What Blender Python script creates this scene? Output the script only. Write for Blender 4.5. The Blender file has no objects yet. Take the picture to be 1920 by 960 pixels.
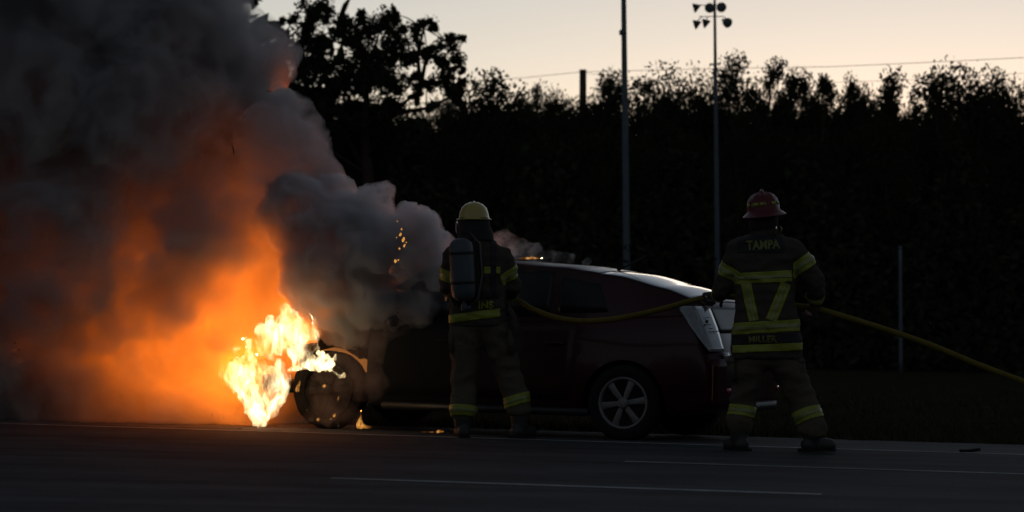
import bpy, bmesh, math, random
import numpy as np
from mathutils import Vector, Matrix, noise
from mathutils.bvhtree import BVHTree

sc = bpy.context.scene
COL = sc.collection
R = math.radians

# ------------------------------------------------------------------ camera
FPX = 6000.0            # focal length in photo pixels (1920 wide)
CAM_H = 0.947
HZ = 607.0              # horizon row of the photo at mid width
GRADE = 0.0234          # the road falls gently to the right
cam = bpy.data.cameras.new('camera')
camo = bpy.data.objects.new('camera', cam)
COL.objects.link(camo)
sc.camera = camo
cam.sensor_width = 36
cam.lens = FPX / 1920 * 36
cam.shift_y = (HZ - 480) / 1920
cam.clip_start = 0.5
cam.clip_end = 6000
camo.location = (0, 0, CAM_H)
camo.rotation_euler = (R(90), 0, 0)
cam.dof.use_dof = True
cam.dof.focus_distance = 26.5
cam.dof.aperture_fstop = 3.6

# ------------------------------------------------------------------ world, sun, exposure
w = bpy.data.worlds.new('World')
sc.world = w
w.use_nodes = True
nt = w.node_tree
nt.nodes.clear()
SUN_EL, SUN_AZ = -1.8, 8.0          # dusk: the sun has just set behind the trees, a little right of the view
sky = nt.nodes.new('ShaderNodeTexSky')
sky.sky_type = 'NISHITA'
sky.sun_disc = False
sky.sun_elevation = R(SUN_EL)
sky.sun_rotation = R(SUN_AZ)
sky.air_density = 0.5
sky.dust_density = 1.0
sky.ozone_density = 1.0
hs = nt.nodes.new('ShaderNodeHueSaturation')
hs.inputs['Saturation'].default_value = 0.7
tint = nt.nodes.new('ShaderNodeMix'); tint.data_type = 'RGBA'; tint.blend_type = 'MULTIPLY'; tint.inputs[0].default_value = 1
tint.inputs[7].default_value = (1.01, .97, .92, 1)
bg = nt.nodes.new('ShaderNodeBackground')
bg.inputs['Strength'].default_value = 0.15
wo = nt.nodes.new('ShaderNodeOutputWorld')
nt.links.new(sky.outputs[0], hs.inputs['Color'])
nt.links.new(hs.outputs[0], tint.inputs[6])
nt.links.new(tint.outputs[2], bg.inputs['Color'])
nt.links.new(bg.outputs[0], wo.inputs['Surface'])

sun = bpy.data.lights.new('sun', 'SUN')
sun.energy = 0.012            # last glow only
sun.angle = R(12)
sun.color = (1, .8, .6)
suno = bpy.data.objects.new('sun', sun)
COL.objects.link(suno)
SUN_EL = 4.0     # the lamp stands for the bright afterglow just above the trees
sd = Vector((math.sin(R(SUN_AZ)) * math.cos(R(SUN_EL)), math.cos(R(SUN_AZ)) * math.cos(R(SUN_EL)), math.sin(R(SUN_EL))))
suno.rotation_euler = sd.to_track_quat('Z', 'Y').to_euler()

sc.view_settings.view_transform = 'Standard'
sc.view_settings.look = 'None'
sc.view_settings.gamma = 1
sc.view_settings.use_curve_mapping = False
sc.view_settings.exposure = 2.15
cy = sc.cycles
cy.max_bounces = 6
cy.diffuse_bounces = 2
cy.glossy_bounces = 3
cy.transmission_bounces = 4
cy.transparent_max_bounces = 24
cy.volume_bounces = 2
cy.volume_step_rate = 1.0
cy.volume_max_steps = 256
cy.use_denoising = True
cy.sample_clamp_indirect = 4

# ------------------------------------------------------------------ helpers
def at(px, py, Y):
    """World point that the photo shows at pixel (px, py), Y metres from the camera."""
    return Vector(((px - 960) / FPX * Y, Y, CAM_H + (HZ - py) / FPX * Y))

def gz(x, y=0):
    """Height of the ground."""
    xx = max(-30, min(30, x))
    return -GRADE * xx

def props(o, label=None, cat=None, group=None, kind=None):
    if label: o['label'] = label
    if cat: o['category'] = cat
    if group: o['group'] = group
    if kind: o['kind'] = kind
    return o

def link(name, me, mats=None, parent=None, loc=None):
    o = bpy.data.objects.new(name, me)
    COL.objects.link(o)
    if mats is not None and me is not None:
        for m in (mats if isinstance(mats, (list, tuple)) else [mats]):
            me.materials.append(m)
    if parent is not None: o.parent = parent
    if loc is not None: o.location = loc
    return o

def empty(name, loc, rz=0):
    o = bpy.data.objects.new(name, None)
    COL.objects.link(o)
    o.location = loc
    o.rotation_euler = (0, 0, rz)
    o.empty_display_size = .2
    return o

def mesh_np(name, v, f):
    me = bpy.data.meshes.new(name)
    me.from_pydata([tuple(p) for p in v], [], [tuple(int(i) for i in q) for q in f])
    me.update()
    return me

def bm_obj(name, bm, mat, parent=None, smooth=True, loc=None):
    me = bpy.data.meshes.new(name)
    bmesh.ops.recalc_face_normals(bm, faces=bm.faces)
    bm.to_mesh(me)
    bm.free()
    if smooth:
        for p in me.polygons: p.use_smooth = True
    return link(name, me, mat, parent, loc)

def nodes_of(m):
    m.use_nodes = True
    return m.node_tree

def N(nt, typ, **kw):
    n = nt.nodes.new(typ)
    for k, v in kw.items():
        if k.startswith('_'): setattr(n, k[1:], v)
        else: n.inputs[k.replace('__', ' ')].default_value = v
    return n

def mat_basic(name, col, rough=.7, metal=0, spec=.5, nscale=12, namt=.25, bump=0.0, bscale=60, coat=0, emis=None, es=0, sheen=0):
    m = bpy.data.materials.new(name)
    t = nodes_of(m)
    b = t.nodes['Principled BSDF']
    b.inputs['Roughness'].default_value = rough
    b.inputs['Metallic'].default_value = metal
    b.inputs['Specular IOR Level'].default_value = spec
    b.inputs['Coat Weight'].default_value = coat
    tc = N(t, 'ShaderNodeTexCoord')
    nz = N(t, 'ShaderNodeTexNoise', Scale=nscale, Detail=5)
    t.links.new(tc.outputs['Object'], nz.inputs['Vector'])
    mx = N(t, 'ShaderNodeMix', _data_type='RGBA')
    c0 = [c * (1 - namt) for c in col]; c1 = [min(1, c * (1 + namt)) for c in col]
    mx.inputs[6].default_value = (*c0, 1); mx.inputs[7].default_value = (*c1, 1)
    t.links.new(nz.outputs['Fac'], mx.inputs[0])
    t.links.new(mx.outputs[2], b.inputs['Base Color'])
    if bump:
        n2 = N(t, 'ShaderNodeTexNoise', Scale=bscale, Detail=4)
        t.links.new(tc.outputs['Object'], n2.inputs['Vector'])
        bp = N(t, 'ShaderNodeBump', Strength=bump, Distance=.02)
        t.links.new(n2.outputs['Fac'], bp.inputs['Height'])
        t.links.new(bp.outputs[0], b.inputs['Normal'])
    if es:
        b.inputs['Emission Color'].default_value = (*emis, 1)
        b.inputs['Emission Strength'].default_value = es
    return m

# ------------------------------------------------------------------ materials
M = {}
M['asphalt'] = mat_basic('asphalt', (.034, .038, .041), .9, spec=.08, nscale=3, namt=.2, bump=.5, bscale=40)
M['shoulder'] = mat_basic('shoulder_asphalt', (.055, .058, .06), .9, spec=.1, nscale=2, namt=.3, bump=.5, bscale=30)
M['paint'] = mat_basic('road_paint', (.32, .34, .34), .8, spec=.1, nscale=9, namt=.45)
M['soil'] = mat_basic('grass_ground', (.028, .025, .016), 1, spec=0, nscale=1.2, namt=.5)
M['grass'] = mat_basic('grass_blades', (.040, .036, .018), .9, spec=.1, nscale=.7, namt=.6)
M['leaf'] = mat_basic('leaves', (.028, .033, .018), 1, spec=0, nscale=.6, namt=.5)
M['leaf2'] = mat_basic('leaves_olive', (.034, .037, .02), 1, spec=0, nscale=.6, namt=.5)
M['bark'] = mat_basic('bark', (.05, .04, .032), .95, spec=.05, nscale=4, namt=.4)
M['pole'] = mat_basic('pole_concrete', (.075, .1, .125), .6, spec=.4, nscale=3, namt=.2)
M['lampmetal'] = mat_basic('lamp_metal', (.12, .15, .16), .5, spec=.3)
M['wire'] = mat_basic('cable_black', (.03, .03, .03), .7)
M['wood'] = mat_basic('pole_wood', (.05, .035, .025), .9)

def worn_road(m, dark, light):
    """Stretched wear along the lanes, repair patches and hairline cracks."""
    t = m.node_tree; b = t.nodes['Principled BSDF']; src = b.inputs['Base Color'].links[0].from_socket
    tc = N(t, 'ShaderNodeTexCoord')
    mp = N(t, 'ShaderNodeMapping'); mp.inputs['Rotation'].default_value = (0, 0, math.atan(FPX / 30700)); mp.inputs['Scale'].default_value = (.05, 1.3, 1)
    t.links.new(tc.outputs['Object'], mp.inputs['Vector'])
    n1 = N(t, 'ShaderNodeTexNoise', Scale=1.0, Detail=4, Roughness=.6); t.links.new(mp.outputs[0], n1.inputs['Vector'])
    n2 = N(t, 'ShaderNodeTexNoise', Scale=.6, Detail=6, Roughness=.7); t.links.new(tc.outputs['Object'], n2.inputs['Vector'])
    vo = N(t, 'ShaderNodeTexVoronoi', _feature='DISTANCE_TO_EDGE', Scale=.35); t.links.new(n2.outputs['Color'], vo.inputs['Vector'])
    ad = N(t, 'ShaderNodeMath', _operation='ADD'); t.links.new(n1.outputs['Fac'], ad.inputs[0]); t.links.new(n2.outputs['Fac'], ad.inputs[1])
    mr = N(t, 'ShaderNodeMapRange'); mr.inputs[1].default_value = .8; mr.inputs[2].default_value = 1.2; mr.inputs[3].default_value = dark; mr.inputs[4].default_value = light
    t.links.new(ad.outputs[0], mr.inputs[0])
    vm = N(t, 'ShaderNodeVectorMath', _operation='SCALE'); t.links.new(src, vm.inputs[0]); t.links.new(mr.outputs[0], vm.inputs['Scale'])
    t.links.new(vm.outputs[0], b.inputs['Base Color'])
worn_road(M['asphalt'], .6, 1.5); worn_road(M['shoulder'], .6, 1.4); worn_road(M['paint'], .35, 1.25)

# ------------------------------------------------------------------ ground, road
def sheet(name, xs, ys, zf, mat, off=0.0, shear=None):
    v, f = [], []
    for j, y in enumerate(ys):
        for i, x in enumerate(xs):
            v.append((x, y, zf(x, y) + off))
    nx = len(xs)
    for j in range(len(ys) - 1):
        for i in range(nx - 1):
            a = j * nx + i
            f.append((a, a + 1, a + nx + 1, a + nx))
    me = mesh_np(name, v, f)
    for p in me.polygons: p.use_smooth = True
    return link(name, me, mat)

PHI = math.atan(FPX / 30700)
RD = Vector((math.cos(PHI), -math.sin(PHI), 0))      # along the road, towards the right
RN = Vector((math.sin(PHI), math.cos(PHI), 0))       # across it, away from the camera
E0 = Vector((1.47, 25.94, 0))                        # a point of the white edge line
def road_pt(s, n):
    p = E0 + RD * s + RN * n
    p.z = gz(p.x)
    return p
def terr(x, y):
    p = Vector((x, y, 0)) - E0
    n = p.dot(RN)
    z = gz(x)
    if n > 2.3:
        z -= .05 * min(1, (n - 2.3) / 2)                     # shallow ditch, then a low berm
        z += .13 * math.exp(-((n - 13.5) / 2.2) ** 2)
        z += .04 * noise.noise(Vector((x * .25, y * .25, 0)))
    elif n < -14: z -= .03 * min(1, (-14 - n) / 4)
    else: z -= 0.02
    return z
xs = sorted(set([-900, -400, -200, -120, -80, -60, -45] + [i * 1.0 for i in range(-36, 37)] + [45, 60, 80, 120, 200, 400, 900]))
ys = [-300, -100, -40, -20, -10] + [i * 1.0 for i in range(0, 70)] + [75, 80, 90, 100, 120, 150, 200, 300, 500, 900, 2500]
g = sheet('ground', xs, ys, terr, M['soil']); props(g, 'dark rough ground under the grass verge', kind='structure')

def strip(name, s0, s1, n0, n1, off, mat, parts=60):
    v, f = [], []
    for i in range(parts + 1):
        s = s0 + (s1 - s0) * i / parts
        for n in (n0, n1):
            p = road_pt(s, n); v.append((p.x, p.y, p.z + off))
    for i in range(parts):
        f.append((2 * i, 2 * i + 2, 2 * i + 3, 2 * i + 1))
    return link(name, mesh_np(name, v, f), mat)
o = strip('road', -60, 60, -13.5, 0.12, 0.0, M['asphalt'], 120); props(o, 'dark asphalt carriageway', kind='structure')
o = strip('road_shoulder', -60, 60, 0.12, 2.35, 0.0, M['shoulder'], 120); props(o, 'paved shoulder beyond the white edge line', kind='structure')
o = strip('edge_line', -60, 60, -.06, .05, .004, M['paint'], 120); props(o, 'long white edge line between lane and shoulder', kind='structure')
# lane dashes (3.05 m, 12.2 m apart)
def dash_s(px, n):
    # distance along the road at which the line at offset n crosses the photo column px
    t = (px - 960) / FPX
    b = E0 + RN * n
    return (t * b.y - b.x) / (RD.x - t * RD.y)
for n, px in ((-3.62, 1171), (-7.25, 621)):
    s0 = dash_s(px, n)
    for k in (-2, -1, 0, 1, 2):
        o = strip('lane_dash', s0 + k * 12.2, s0 + k * 12.2 + (3.05 if n > -5 else 2.92), n - .055, n + .055, .004, M['paint'], 8)
        props(o, 'white painted lane dash on the dark asphalt', kind='structure')

# grass verge
rng = np.random.default_rng(5)
nb = 42000
sx = rng.uniform(-9, 11, nb); nn = 2.35 + rng.power(.6, nb) * 0 + rng.exponential(6.0, nb)
v = np.zeros((nb, 3, 3)); 
ok = nn < 30
for i in range(nb):
    p = E0 + RD * float(sx[i] * (1 + nn[i] / 20)) + RN * float(nn[i])
    z = terr(p.x, p.y)
    h = (.035 + .05 * rng.random()) * (1 + .6 * noise.noise(Vector((p.x, p.y, 3)))) * (1 + nn[i] * .03)
    a = rng.uniform(0, 6.28); ww = .006 + .0012 * nn[i]
    d = Vector((math.cos(a), math.sin(a), 0)) * ww
    v[i, 0] = (p.x - d.x, p.y - d.y, z - .005); v[i, 1] = (p.x + d.x, p.y + d.y, z - .005)
    v[i, 2] = (p.x + rng.normal() * .03, p.y + rng.normal() * .02, z + h)
v = v[ok].reshape(-1, 3)
def tri_soup(name, v, k=3):
    n = len(v) // k
    me = bpy.data.meshes.new(name)
    me.vertices.add(len(v)); me.vertices.foreach_set('co', np.ascontiguousarray(v, dtype=np.float32).ravel())
    me.loops.add(len(v)); me.loops.foreach_set('vertex_index', np.arange(len(v), dtype=np.int32))
    me.polygons.add(n); me.polygons.foreach_set('loop_start', np.arange(0, len(v), k, dtype=np.int32))
    me.polygons.foreach_set('loop_total', np.full(n, k, dtype=np.int32))
    me.update(calc_edges=True)
    return me
g = link('grass', tri_soup('grass', v), M['grass']); props(g, 'short rough grass on the verge behind the shoulder', 'grass', kind='stuff')

# ------------------------------------------------------------------ trees
def leaf_quads(centers, sizes, rng):
    """Small leaf-sized rhombs, randomly turned."""
    n = len(centers)
    a = rng.normal(size=(n, 3)); a /= np.linalg.norm(a, axis=1)[:, None]
    b = rng.normal(size=(n, 3)); b -= (a * b).sum(1)[:, None] * a; b /= np.linalg.norm(b, axis=1)[:, None]
    s = sizes[:, None] * .5
    q = np.stack([centers - a * s, centers + b * s * .55, centers + a * s, centers - b * s * .55], 1)
    return q.reshape(-1, 3)

def cluster_points(c, r, n, rng):
    d = rng.normal(size=(n, 3)); d /= np.linalg.norm(d, axis=1)[:, None]
    rad = r * rng.power(1.6, n)[:, None]
    return c + d * rad * np.array([1, 1, .8])

def branch(bm, pts, radii, seg=6):
    rings = []
    for i, p in enumerate(pts):
        t = (pts[min(i + 1, len(pts) - 1)] - pts[max(i - 1, 0)]).normalized()
        u = t.cross(Vector((0.13, 1, 0.21))).normalized(); w_ = t.cross(u)
        rings.append([bm.verts.new(p + (u * math.cos(2 * math.pi * k / seg) + w_ * math.sin(2 * math.pi * k / seg)) * radii[i]) for k in range(seg)])
    for a, b in zip(rings, rings[1:]):
        for k in range(seg): bm.faces.new((a[k], a[(k + 1) % seg], b[(k + 1) % seg], b[k]))
    bm.faces.new(rings[0][::-1]); bm.faces.new(rings[-1])

def tree_meshes(seed, H, W, n_cl=26, leafs=110, lo=.25, lsize=.2, shape='round'):
    rg = np.random.default_rng(seed)
    bm = bmesh.new()
    trunk = [Vector((rg.normal() * .05 * i, rg.normal() * .05 * i, H * i / 6 * .9)) for i in range(7)]
    branch(bm, trunk, [H * .016 * (1 - i / 8) for i in range(7)])
    cs = []
    for k in range(n_cl):
        t = lo + (1 - lo) * (k + rg.uniform(0, .8)) / n_cl
        if shape == 'cone': prof = (1.05 - t) * 1.1 + .12
        else: prof = math.sqrt(max(.16, 1 - ((t - .58) / .5) ** 2))
        a = rg.uniform(0, 6.28); rr = W * .5 * prof * math.sqrt(rg.uniform(.1, 1))
        c = np.array([math.cos(a) * rr, math.sin(a) * rr, H * t - .25])
        r = W * .235 * rg.uniform(.65, 1.35) * (1.1 if shape == 'round' else .85)
        cs.append(cluster_points(c, r, int(leafs * rg.uniform(.6, 1.2)), rg))
        ti = max(0, min(5, int(t * .75 * 6)))
        branch(bm, [trunk[ti], (trunk[ti] + Vector(c)) * .5 + Vector((0, 0, -.1)), Vector(c)], [H * .006, H * .004, H * .002], 4)
    # sparse twigs poking from the outline
    for k in range(5):
        t = rg.uniform(.5, .95); a = rg.uniform(0, 6.28)
        c = np.array([math.cos(a) * W * .3, math.sin(a) * W * .3, H * t])
        cs.append(cluster_points(c, W * .09, 22, rg))
    p = np.concatenate(cs)
    q = leaf_quads(p, rg.uniform(.6, 1.3, len(p)) * lsize, rg)
    return bm, q

protos = {}
def proto(kind, seed):
    key = (kind, seed)
    if key not in protos:
        if kind == 'round': bm, q = tree_meshes(seed, 8.0, 3.4, 36, 330, .3, .16)
        elif kind == 'narrow': bm, q = tree_meshes(seed + 50, 8.0, 1.7, 28, 260, .3, .13, 'round')
        elif kind == 'cone': bm, q = tree_meshes(seed + 90, 8.0, 2.4, 36, 270, .2, .14, 'cone')
        elif kind == 'sparse': bm, q = tree_meshes(seed + 130, 8.0, 2.2, 30, 230, .35, .125, 'round')
        mt = bpy.data.meshes.new('trunk'); bm.to_mesh(mt); bm.free(); mt.materials.append(M['bark'])
        mc = tri_soup('crown', q, 4); mc.materials.append(M['leaf'] if seed % 2 else M['leaf2'])
        protos[key] = (mt, mc)
    return protos[key]

def tree(kind, seed, x, y, h, wid, label, group):
    mt, mc = proto(kind, seed)
    t = empty('tree', (x, y, terr(x, y) - .05), random.uniform(0, 6.28))
    sx_ = wid / {'round': 3.4, 'narrow': 1.7, 'cone': 2.4, 'sparse': 2.2}[kind]
    t.scale = (sx_, sx_, h / 8.0)
    link('trunk', mt, parent=t); link('crown', mc, parent=t)
    props(t, label, 'tree', group)
    return t

random.seed(7)
front = [  # photo x, top y, width px, kind, depth, label
 (935, 136, 110, 'round', 92, 'dense round-topped tree in the tree line right of the big oak'),
 (890, 165, 80, 'round', 96, 'low bushy tree touching the right side of the big oak'),
 (1015, 142, 34, 'sparse', 97, 'slim wispy sapling alone in the sky gap left of the cut-off utility pole'),
 (1052, 172, 50, 'round', 99, 'low tree just left of the cut-off utility pole'),
 (1125, 122, 66, 'sparse', 97, 'thin see-through tree between the cut-off pole and the tall pole'),
 (1158, 132, 50, 'sparse', 100, 'feathery tree standing directly behind the tall bare pole'),
 (1222, 112, 84, 'sparse', 95, 'loose spreading tree just right of the tall bare pole'),
 (1264, 145, 66, 'round', 98, 'low dense tree midway between the two tall poles'),
 (1303, 138, 62, 'round', 96, 'rounded tree just left of the floodlight pole'),
 (1350, 150, 60, 'round', 97, 'low tree directly behind the floodlight pole'),
 (1393, 92, 62, 'sparse', 93, 'tallest wispy tree right of the floodlight pole'),
 (1430, 112, 46, 'sparse', 98, 'pale thin tree leaning beside the tallest wispy one'),
 (1468, 98, 60, 'narrow', 94, 'tall narrow tree above the red helmet'),
 (1510, 115, 52, 'narrow', 95, 'round-headed narrow tree, second right of the red helmet'),
 (1550, 116, 58, 'narrow', 93, 'rounded narrow tree third right of the red helmet'),
 (1600, 124, 52, 'cone', 94, 'pointed small tree between the rounded ones and the cone-shaped one'),
 (1634, 146, 42, 'narrow', 96, 'short narrow tree left of the cone-shaped tree'),
 (1671, 118, 74, 'cone', 92, 'dark cone-shaped tree standing alone above the thin grey post'),
 (1738, 158, 60, 'round', 97, 'low tree on the left flank of the broad right-hand tree'),
 (1775, 112, 120, 'round', 92, 'broad heavy tree, the widest on the right side'),
 (1822, 150, 60, 'round', 95, 'sloping dense tree on the right flank of the broad tree'),
 (1843, 158, 46, 'sparse', 99, 'bare-looking thin tree in the sky gap at the right'),
 (1893, 124, 52, 'sparse', 97, 'small-headed thin tree near the right edge of the picture'),
 (1915, 152, 80, 'round', 93, 'dense low tree cut off by the right edge of the picture'),
]
for i, (px, py, wp, kind, Y, lab) in enumerate(front):
    p = at(px, py, Y)
    tree(kind, i % 3, p.x, Y, p.z - terr(p.x, Y) - .1, wp / FPX * Y * (1.85 if kind == 'sparse' else 1.65), lab, 'trees along the skyline')
k = 0
for row, (Y, top, step, jit) in enumerate(((103, 198, 38, 26), (108, 205, 36, 26), (112, 225, 40, 24), (90, 250, 56, 34))):
    px = 380
    while px < 2060:
        p = at(px + random.uniform(-10, 10), top + random.uniform(-jit, jit) * .8, Y + random.uniform(-2, 2))
        tree('round' if row != 1 else random.choice(['round', 'cone']), k % 3, p.x, p.y, p.z - terr(p.x, p.y), random.uniform(1.3, 2.0),
             'dark tree of the dense wood that fills the background below the skyline', 'background wood trees')
        px += step * random.uniform(.8, 1.25); k += 1

# the wood runs on beyond the picture on both sides, and an unseen belt behind the camera is added to dim the light
def wood(pts, width, h, n, seed_, label):
    r_ = np.random.default_rng(seed_)
    f_ = r_.uniform(0, len(pts) - 1.001, n); a_ = f_.astype(int); f_ = (f_ - a_)[:, None]
    P0 = np.array(pts, float)
    p_ = P0[a_] * (1 - f_) + P0[a_ + 1] * f_ + r_.uniform(-width, width, (n, 2))
    top = h * (1 + .18 * np.sin(p_[:, 0] * .9) * np.sin(p_[:, 1] * .7 + 1) + .12 * np.sin(p_[:, 0] * 2.3 + p_[:, 1]))
    z_ = r_.uniform(0, 1, n) ** .9 * top - GRADE * np.clip(p_[:, 0], -30, 30)
    q_ = leaf_quads(np.stack([p_[:, 0], p_[:, 1], z_], 1), r_.uniform(.5, 1.1, n), r_)
    o_ = link('wood', tri_soup('wood', q_, 4), M['leaf']); props(o_, label, 'wood', kind='stuff')
wood([(27, 100), (60, 90), (95, 55), (110, 5)], 4, 9.5, 60000, 1, 'dark wood carrying on to the right of the picture')
wood([(-9, 106), (-30, 101), (-60, 90), (-95, 55), (-110, 5)], 5, 9.5, 110000, 2, 'dark wood carrying on to the left behind the smoke')
wood([(-80, -34), (80, -48)], 4, 12, 60000, 3, 'unseen dark wood behind the camera, added to dim the ambient light')

# leafy undergrowth between the trunks, down to the ground
rg = np.random.default_rng(11)
nq = 110000
X = rg.uniform(-26, 26, nq); Yv = rg.uniform(82, 110, nq)
Z = rg.power(.8, nq) * (4.6 + 1.0 * np.sin(X * 1.7) + .6 * np.sin(X * 4.1 + 1)) + np.clip((Yv - 82) * .06, 0, 1.5)
Z *= np.clip((Yv - 81) / 4, .35, 1)
P = np.stack([X, Yv, Z - GRADE * np.clip(X, -30, 30)], 1)
q = leaf_quads(P, rg.uniform(.14, .4, nq), rg)
u = link('undergrowth', tri_soup('undergrowth', q, 4), M['leaf']); props(u, 'black mass of undergrowth at the foot of the wood', 'undergrowth', kind='stuff')

# the big oak on the left
oak_puffs = [(600,34,36),(562,62,40),(532,72,26),(640,48,30),(618,22,22),(690,62,42),(722,52,38),(660,92,46),(702,104,58),(742,92,44),(796,48,24),(784,78,18),
 (842,82,27),(852,102,22),(770,112,26),(812,112,24),(832,150,34),(852,170,22),(800,160,24),(650,142,50),(600,128,38),(560,104,38),(578,172,38),(650,190,46),
 (720,150,58),(742,184,36),(540,148,32),(520,186,30),(618,204,28),(862,152,16),(768,142,20),(690,200,40),(500,100,24),(508,60,18),(760,60,14),(815,62,14),
 (680,30,20),(580,40,26),(720,118,50),(690,150,50),(600,90,30),(540,205,30),(480,190,30),(625,160,30),(862,190,18),(835,120,18),(735,210,30),(575,215,30),(480,140,30),(470,175,32),(500,178,32),(495,215,32),(525,232,30),(465,215,32),(560,235,30),(600,232,28),(660,235,26),(700,232,26),
 (745,35,12),(775,38,10),(868,75,8),(865,125,8),(555,40,16),(530,50,14),(800,95,14),(785,190,16),(815,200,20),(655,215,26)]
OY = 88.0
root = at(700, 660, OY)
oak = empty('tree', (root.x, OY, terr(root.x, OY) - .05)); props(oak, 'tall spreading oak with open lacy crown behind the smoke', 'tree')
rg = np.random.default_rng(3); cs = []; szs = []
bm = bmesh.new()
def loc(px, py, dy=0):
    p = at(px, py, OY) - oak.location; p.y += dy; return p
main = [loc(700, 665), loc(698, 480), loc(690, 330), loc(682, 240), loc(690, 150), loc(700, 90)]
branch(bm, main, [.3, .22, .16, .11, .06, .02], 8)
subs = [[loc(690, 330), loc(640, 240, .5), loc(610, 150, .9), loc(600, 60, 1)], [loc(688, 300), loc(740, 215, -.6), loc(790, 170, -.9), loc(840, 135, -.8)],
        [loc(682, 240), loc(620, 200, .3), loc(560, 130, .4), loc(530, 80, .2)], [loc(740, 215, -.6), loc(800, 205, -.3), loc(850, 180, 0)],
        [loc(790, 170, -.9), loc(800, 120, -.9), loc(842, 90, -1)], [loc(790, 170, -.9), loc(785, 110, -.6), loc(795, 55, -.4)],
        [loc(690, 330), loc(600, 270, -.5), loc(530, 210, -.7), loc(500, 150, -.6)], [loc(842, 135, -.8), loc(868, 128, -.8)]]
for s in subs: branch(bm, s, [.075 - .02 * i for i in range(len(s))], 5)
for (px, py, r) in oak_puffs:
    dy = rg.uniform(-1.6, 1.6)
    c = loc(px, py, dy); rm = r / FPX * OY
    # each puff is a bunch of twigs with leaf sprays of uneven density
    nsub = max(4, int(r / 3.6))
    anchor = min((q_ for s in subs + [main] for q_ in s), key=lambda q_: (q_ - c).length)
    branch(bm, [anchor, anchor.lerp(c, .6) + Vector((0, 0, .05)), c], [.025, .018, .008], 4)
    for j in range(nsub):
        d = rg.normal(size=3); d /= np.linalg.norm(d)
        cc = np.array(c) + d * rm * rg.uniform(.2, .85)
        branch(bm, [c, Vector(cc)], [.012, .005], 3)
        n = int(95 * rg.uniform(.3, 1.3))
        cs.append(cluster_points(cc, rm * rg.uniform(.3, .8), n, rg)); szs.append(rg.uniform(.07, .15, n))
q = leaf_quads(np.concatenate(cs), np.concatenate(szs), rg)
bm_obj('trunk', bm, M['bark'], oak)
link('crown', tri_soup('crown', q, 4), M['leaf'], oak)

# ------------------------------------------------------------------ poles, wires
def lathe(bm, prof, seg=20, M4=None, axis='z'):
    """prof: list of (r, z). Closed at the ends."""
    rings = []
    for r, z in prof:
        ring = []
        for k in range(seg):
            a = 2 * math.pi * k / seg
            p = Vector((r * math.cos(a), r * math.sin(a), z))
            if M4 is not None: p = M4 @ p
            ring.append(bm.verts.new(p))
        rings.append(ring)
    for a, b in zip(rings, rings[1:]):
        for k in range(seg): bm.faces.new((a[k], a[(k + 1) % seg], b[(k + 1) % seg], b[k]))
    bm.faces.new(rings[0][::-1]); bm.faces.new(rings[-1])

def pole(px0, px1, py1, Y, r0, r1, name, label, cat, mat, ztop):
    """Pole whose foot is seen at column px1 and whose top leans to column px0."""
    b = at(px1, py1, Y); base = Vector((b.x, Y, terr(b.x, Y) - .05))
    t = empty(name, base); props(t, label, cat)
    topx = (px0 - 960) / FPX * Y
    bm = bmesh.new()
    L = ztop - base.z
    pts = [Vector(((topx - base.x) * k / 8, 0, L * k / 8)) for k in range(9)]
    branch(bm, pts, [r0 + (r1 - r0) * k / 8 for k in range(9)], 14)
    bm_obj('pole', bm, mat, t)
    return t, Vector((topx - base.x, 0, L)), base
# tall bare pole
t, top, base = pole(1167, 1177, 480, 84, .108, .056, 'utility_pole', 'tall bare blue-grey pole, thicker than the floodlight pole and cut off by the picture', 'pole', M['pole'], 12.5)
bm = bmesh.new(); lathe(bm, [(.08, 0), (.1, .02), (.1, .12), (.08, .14)], 16, Matrix.Translation(at(1168, 66, 84) - base)); bm_obj('collar', bm, M['pole'], t)
bm = bmesh.new(); lathe(bm, [(.05, 0), (.06, .02), (.06, .08), (.0505, .12)], 16, Matrix.Translation(top)); bm_obj('cap', bm, M['pole'], t)
# floodlight pole
FY = 84.5
t, top, base = pole(1340, 1347, 480, FY, .088, .035, 'floodlight_pole', 'slim blue-grey pole carrying six horn shaped floodlights', 'light pole', M['pole'], at(1340, 3, FY).z)
for row, py in ((0, 10), (1, 31)):
    bm = bmesh.new()
    a = at(1316 if row == 0 else 1311, py, FY) - base; b = at(1350 if row == 0 else 1357, py, FY) - base
    branch(bm, [a, b], [.012, .012], 6)
    bm_obj('crossarm', bm, M['lampmetal'], t)
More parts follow.
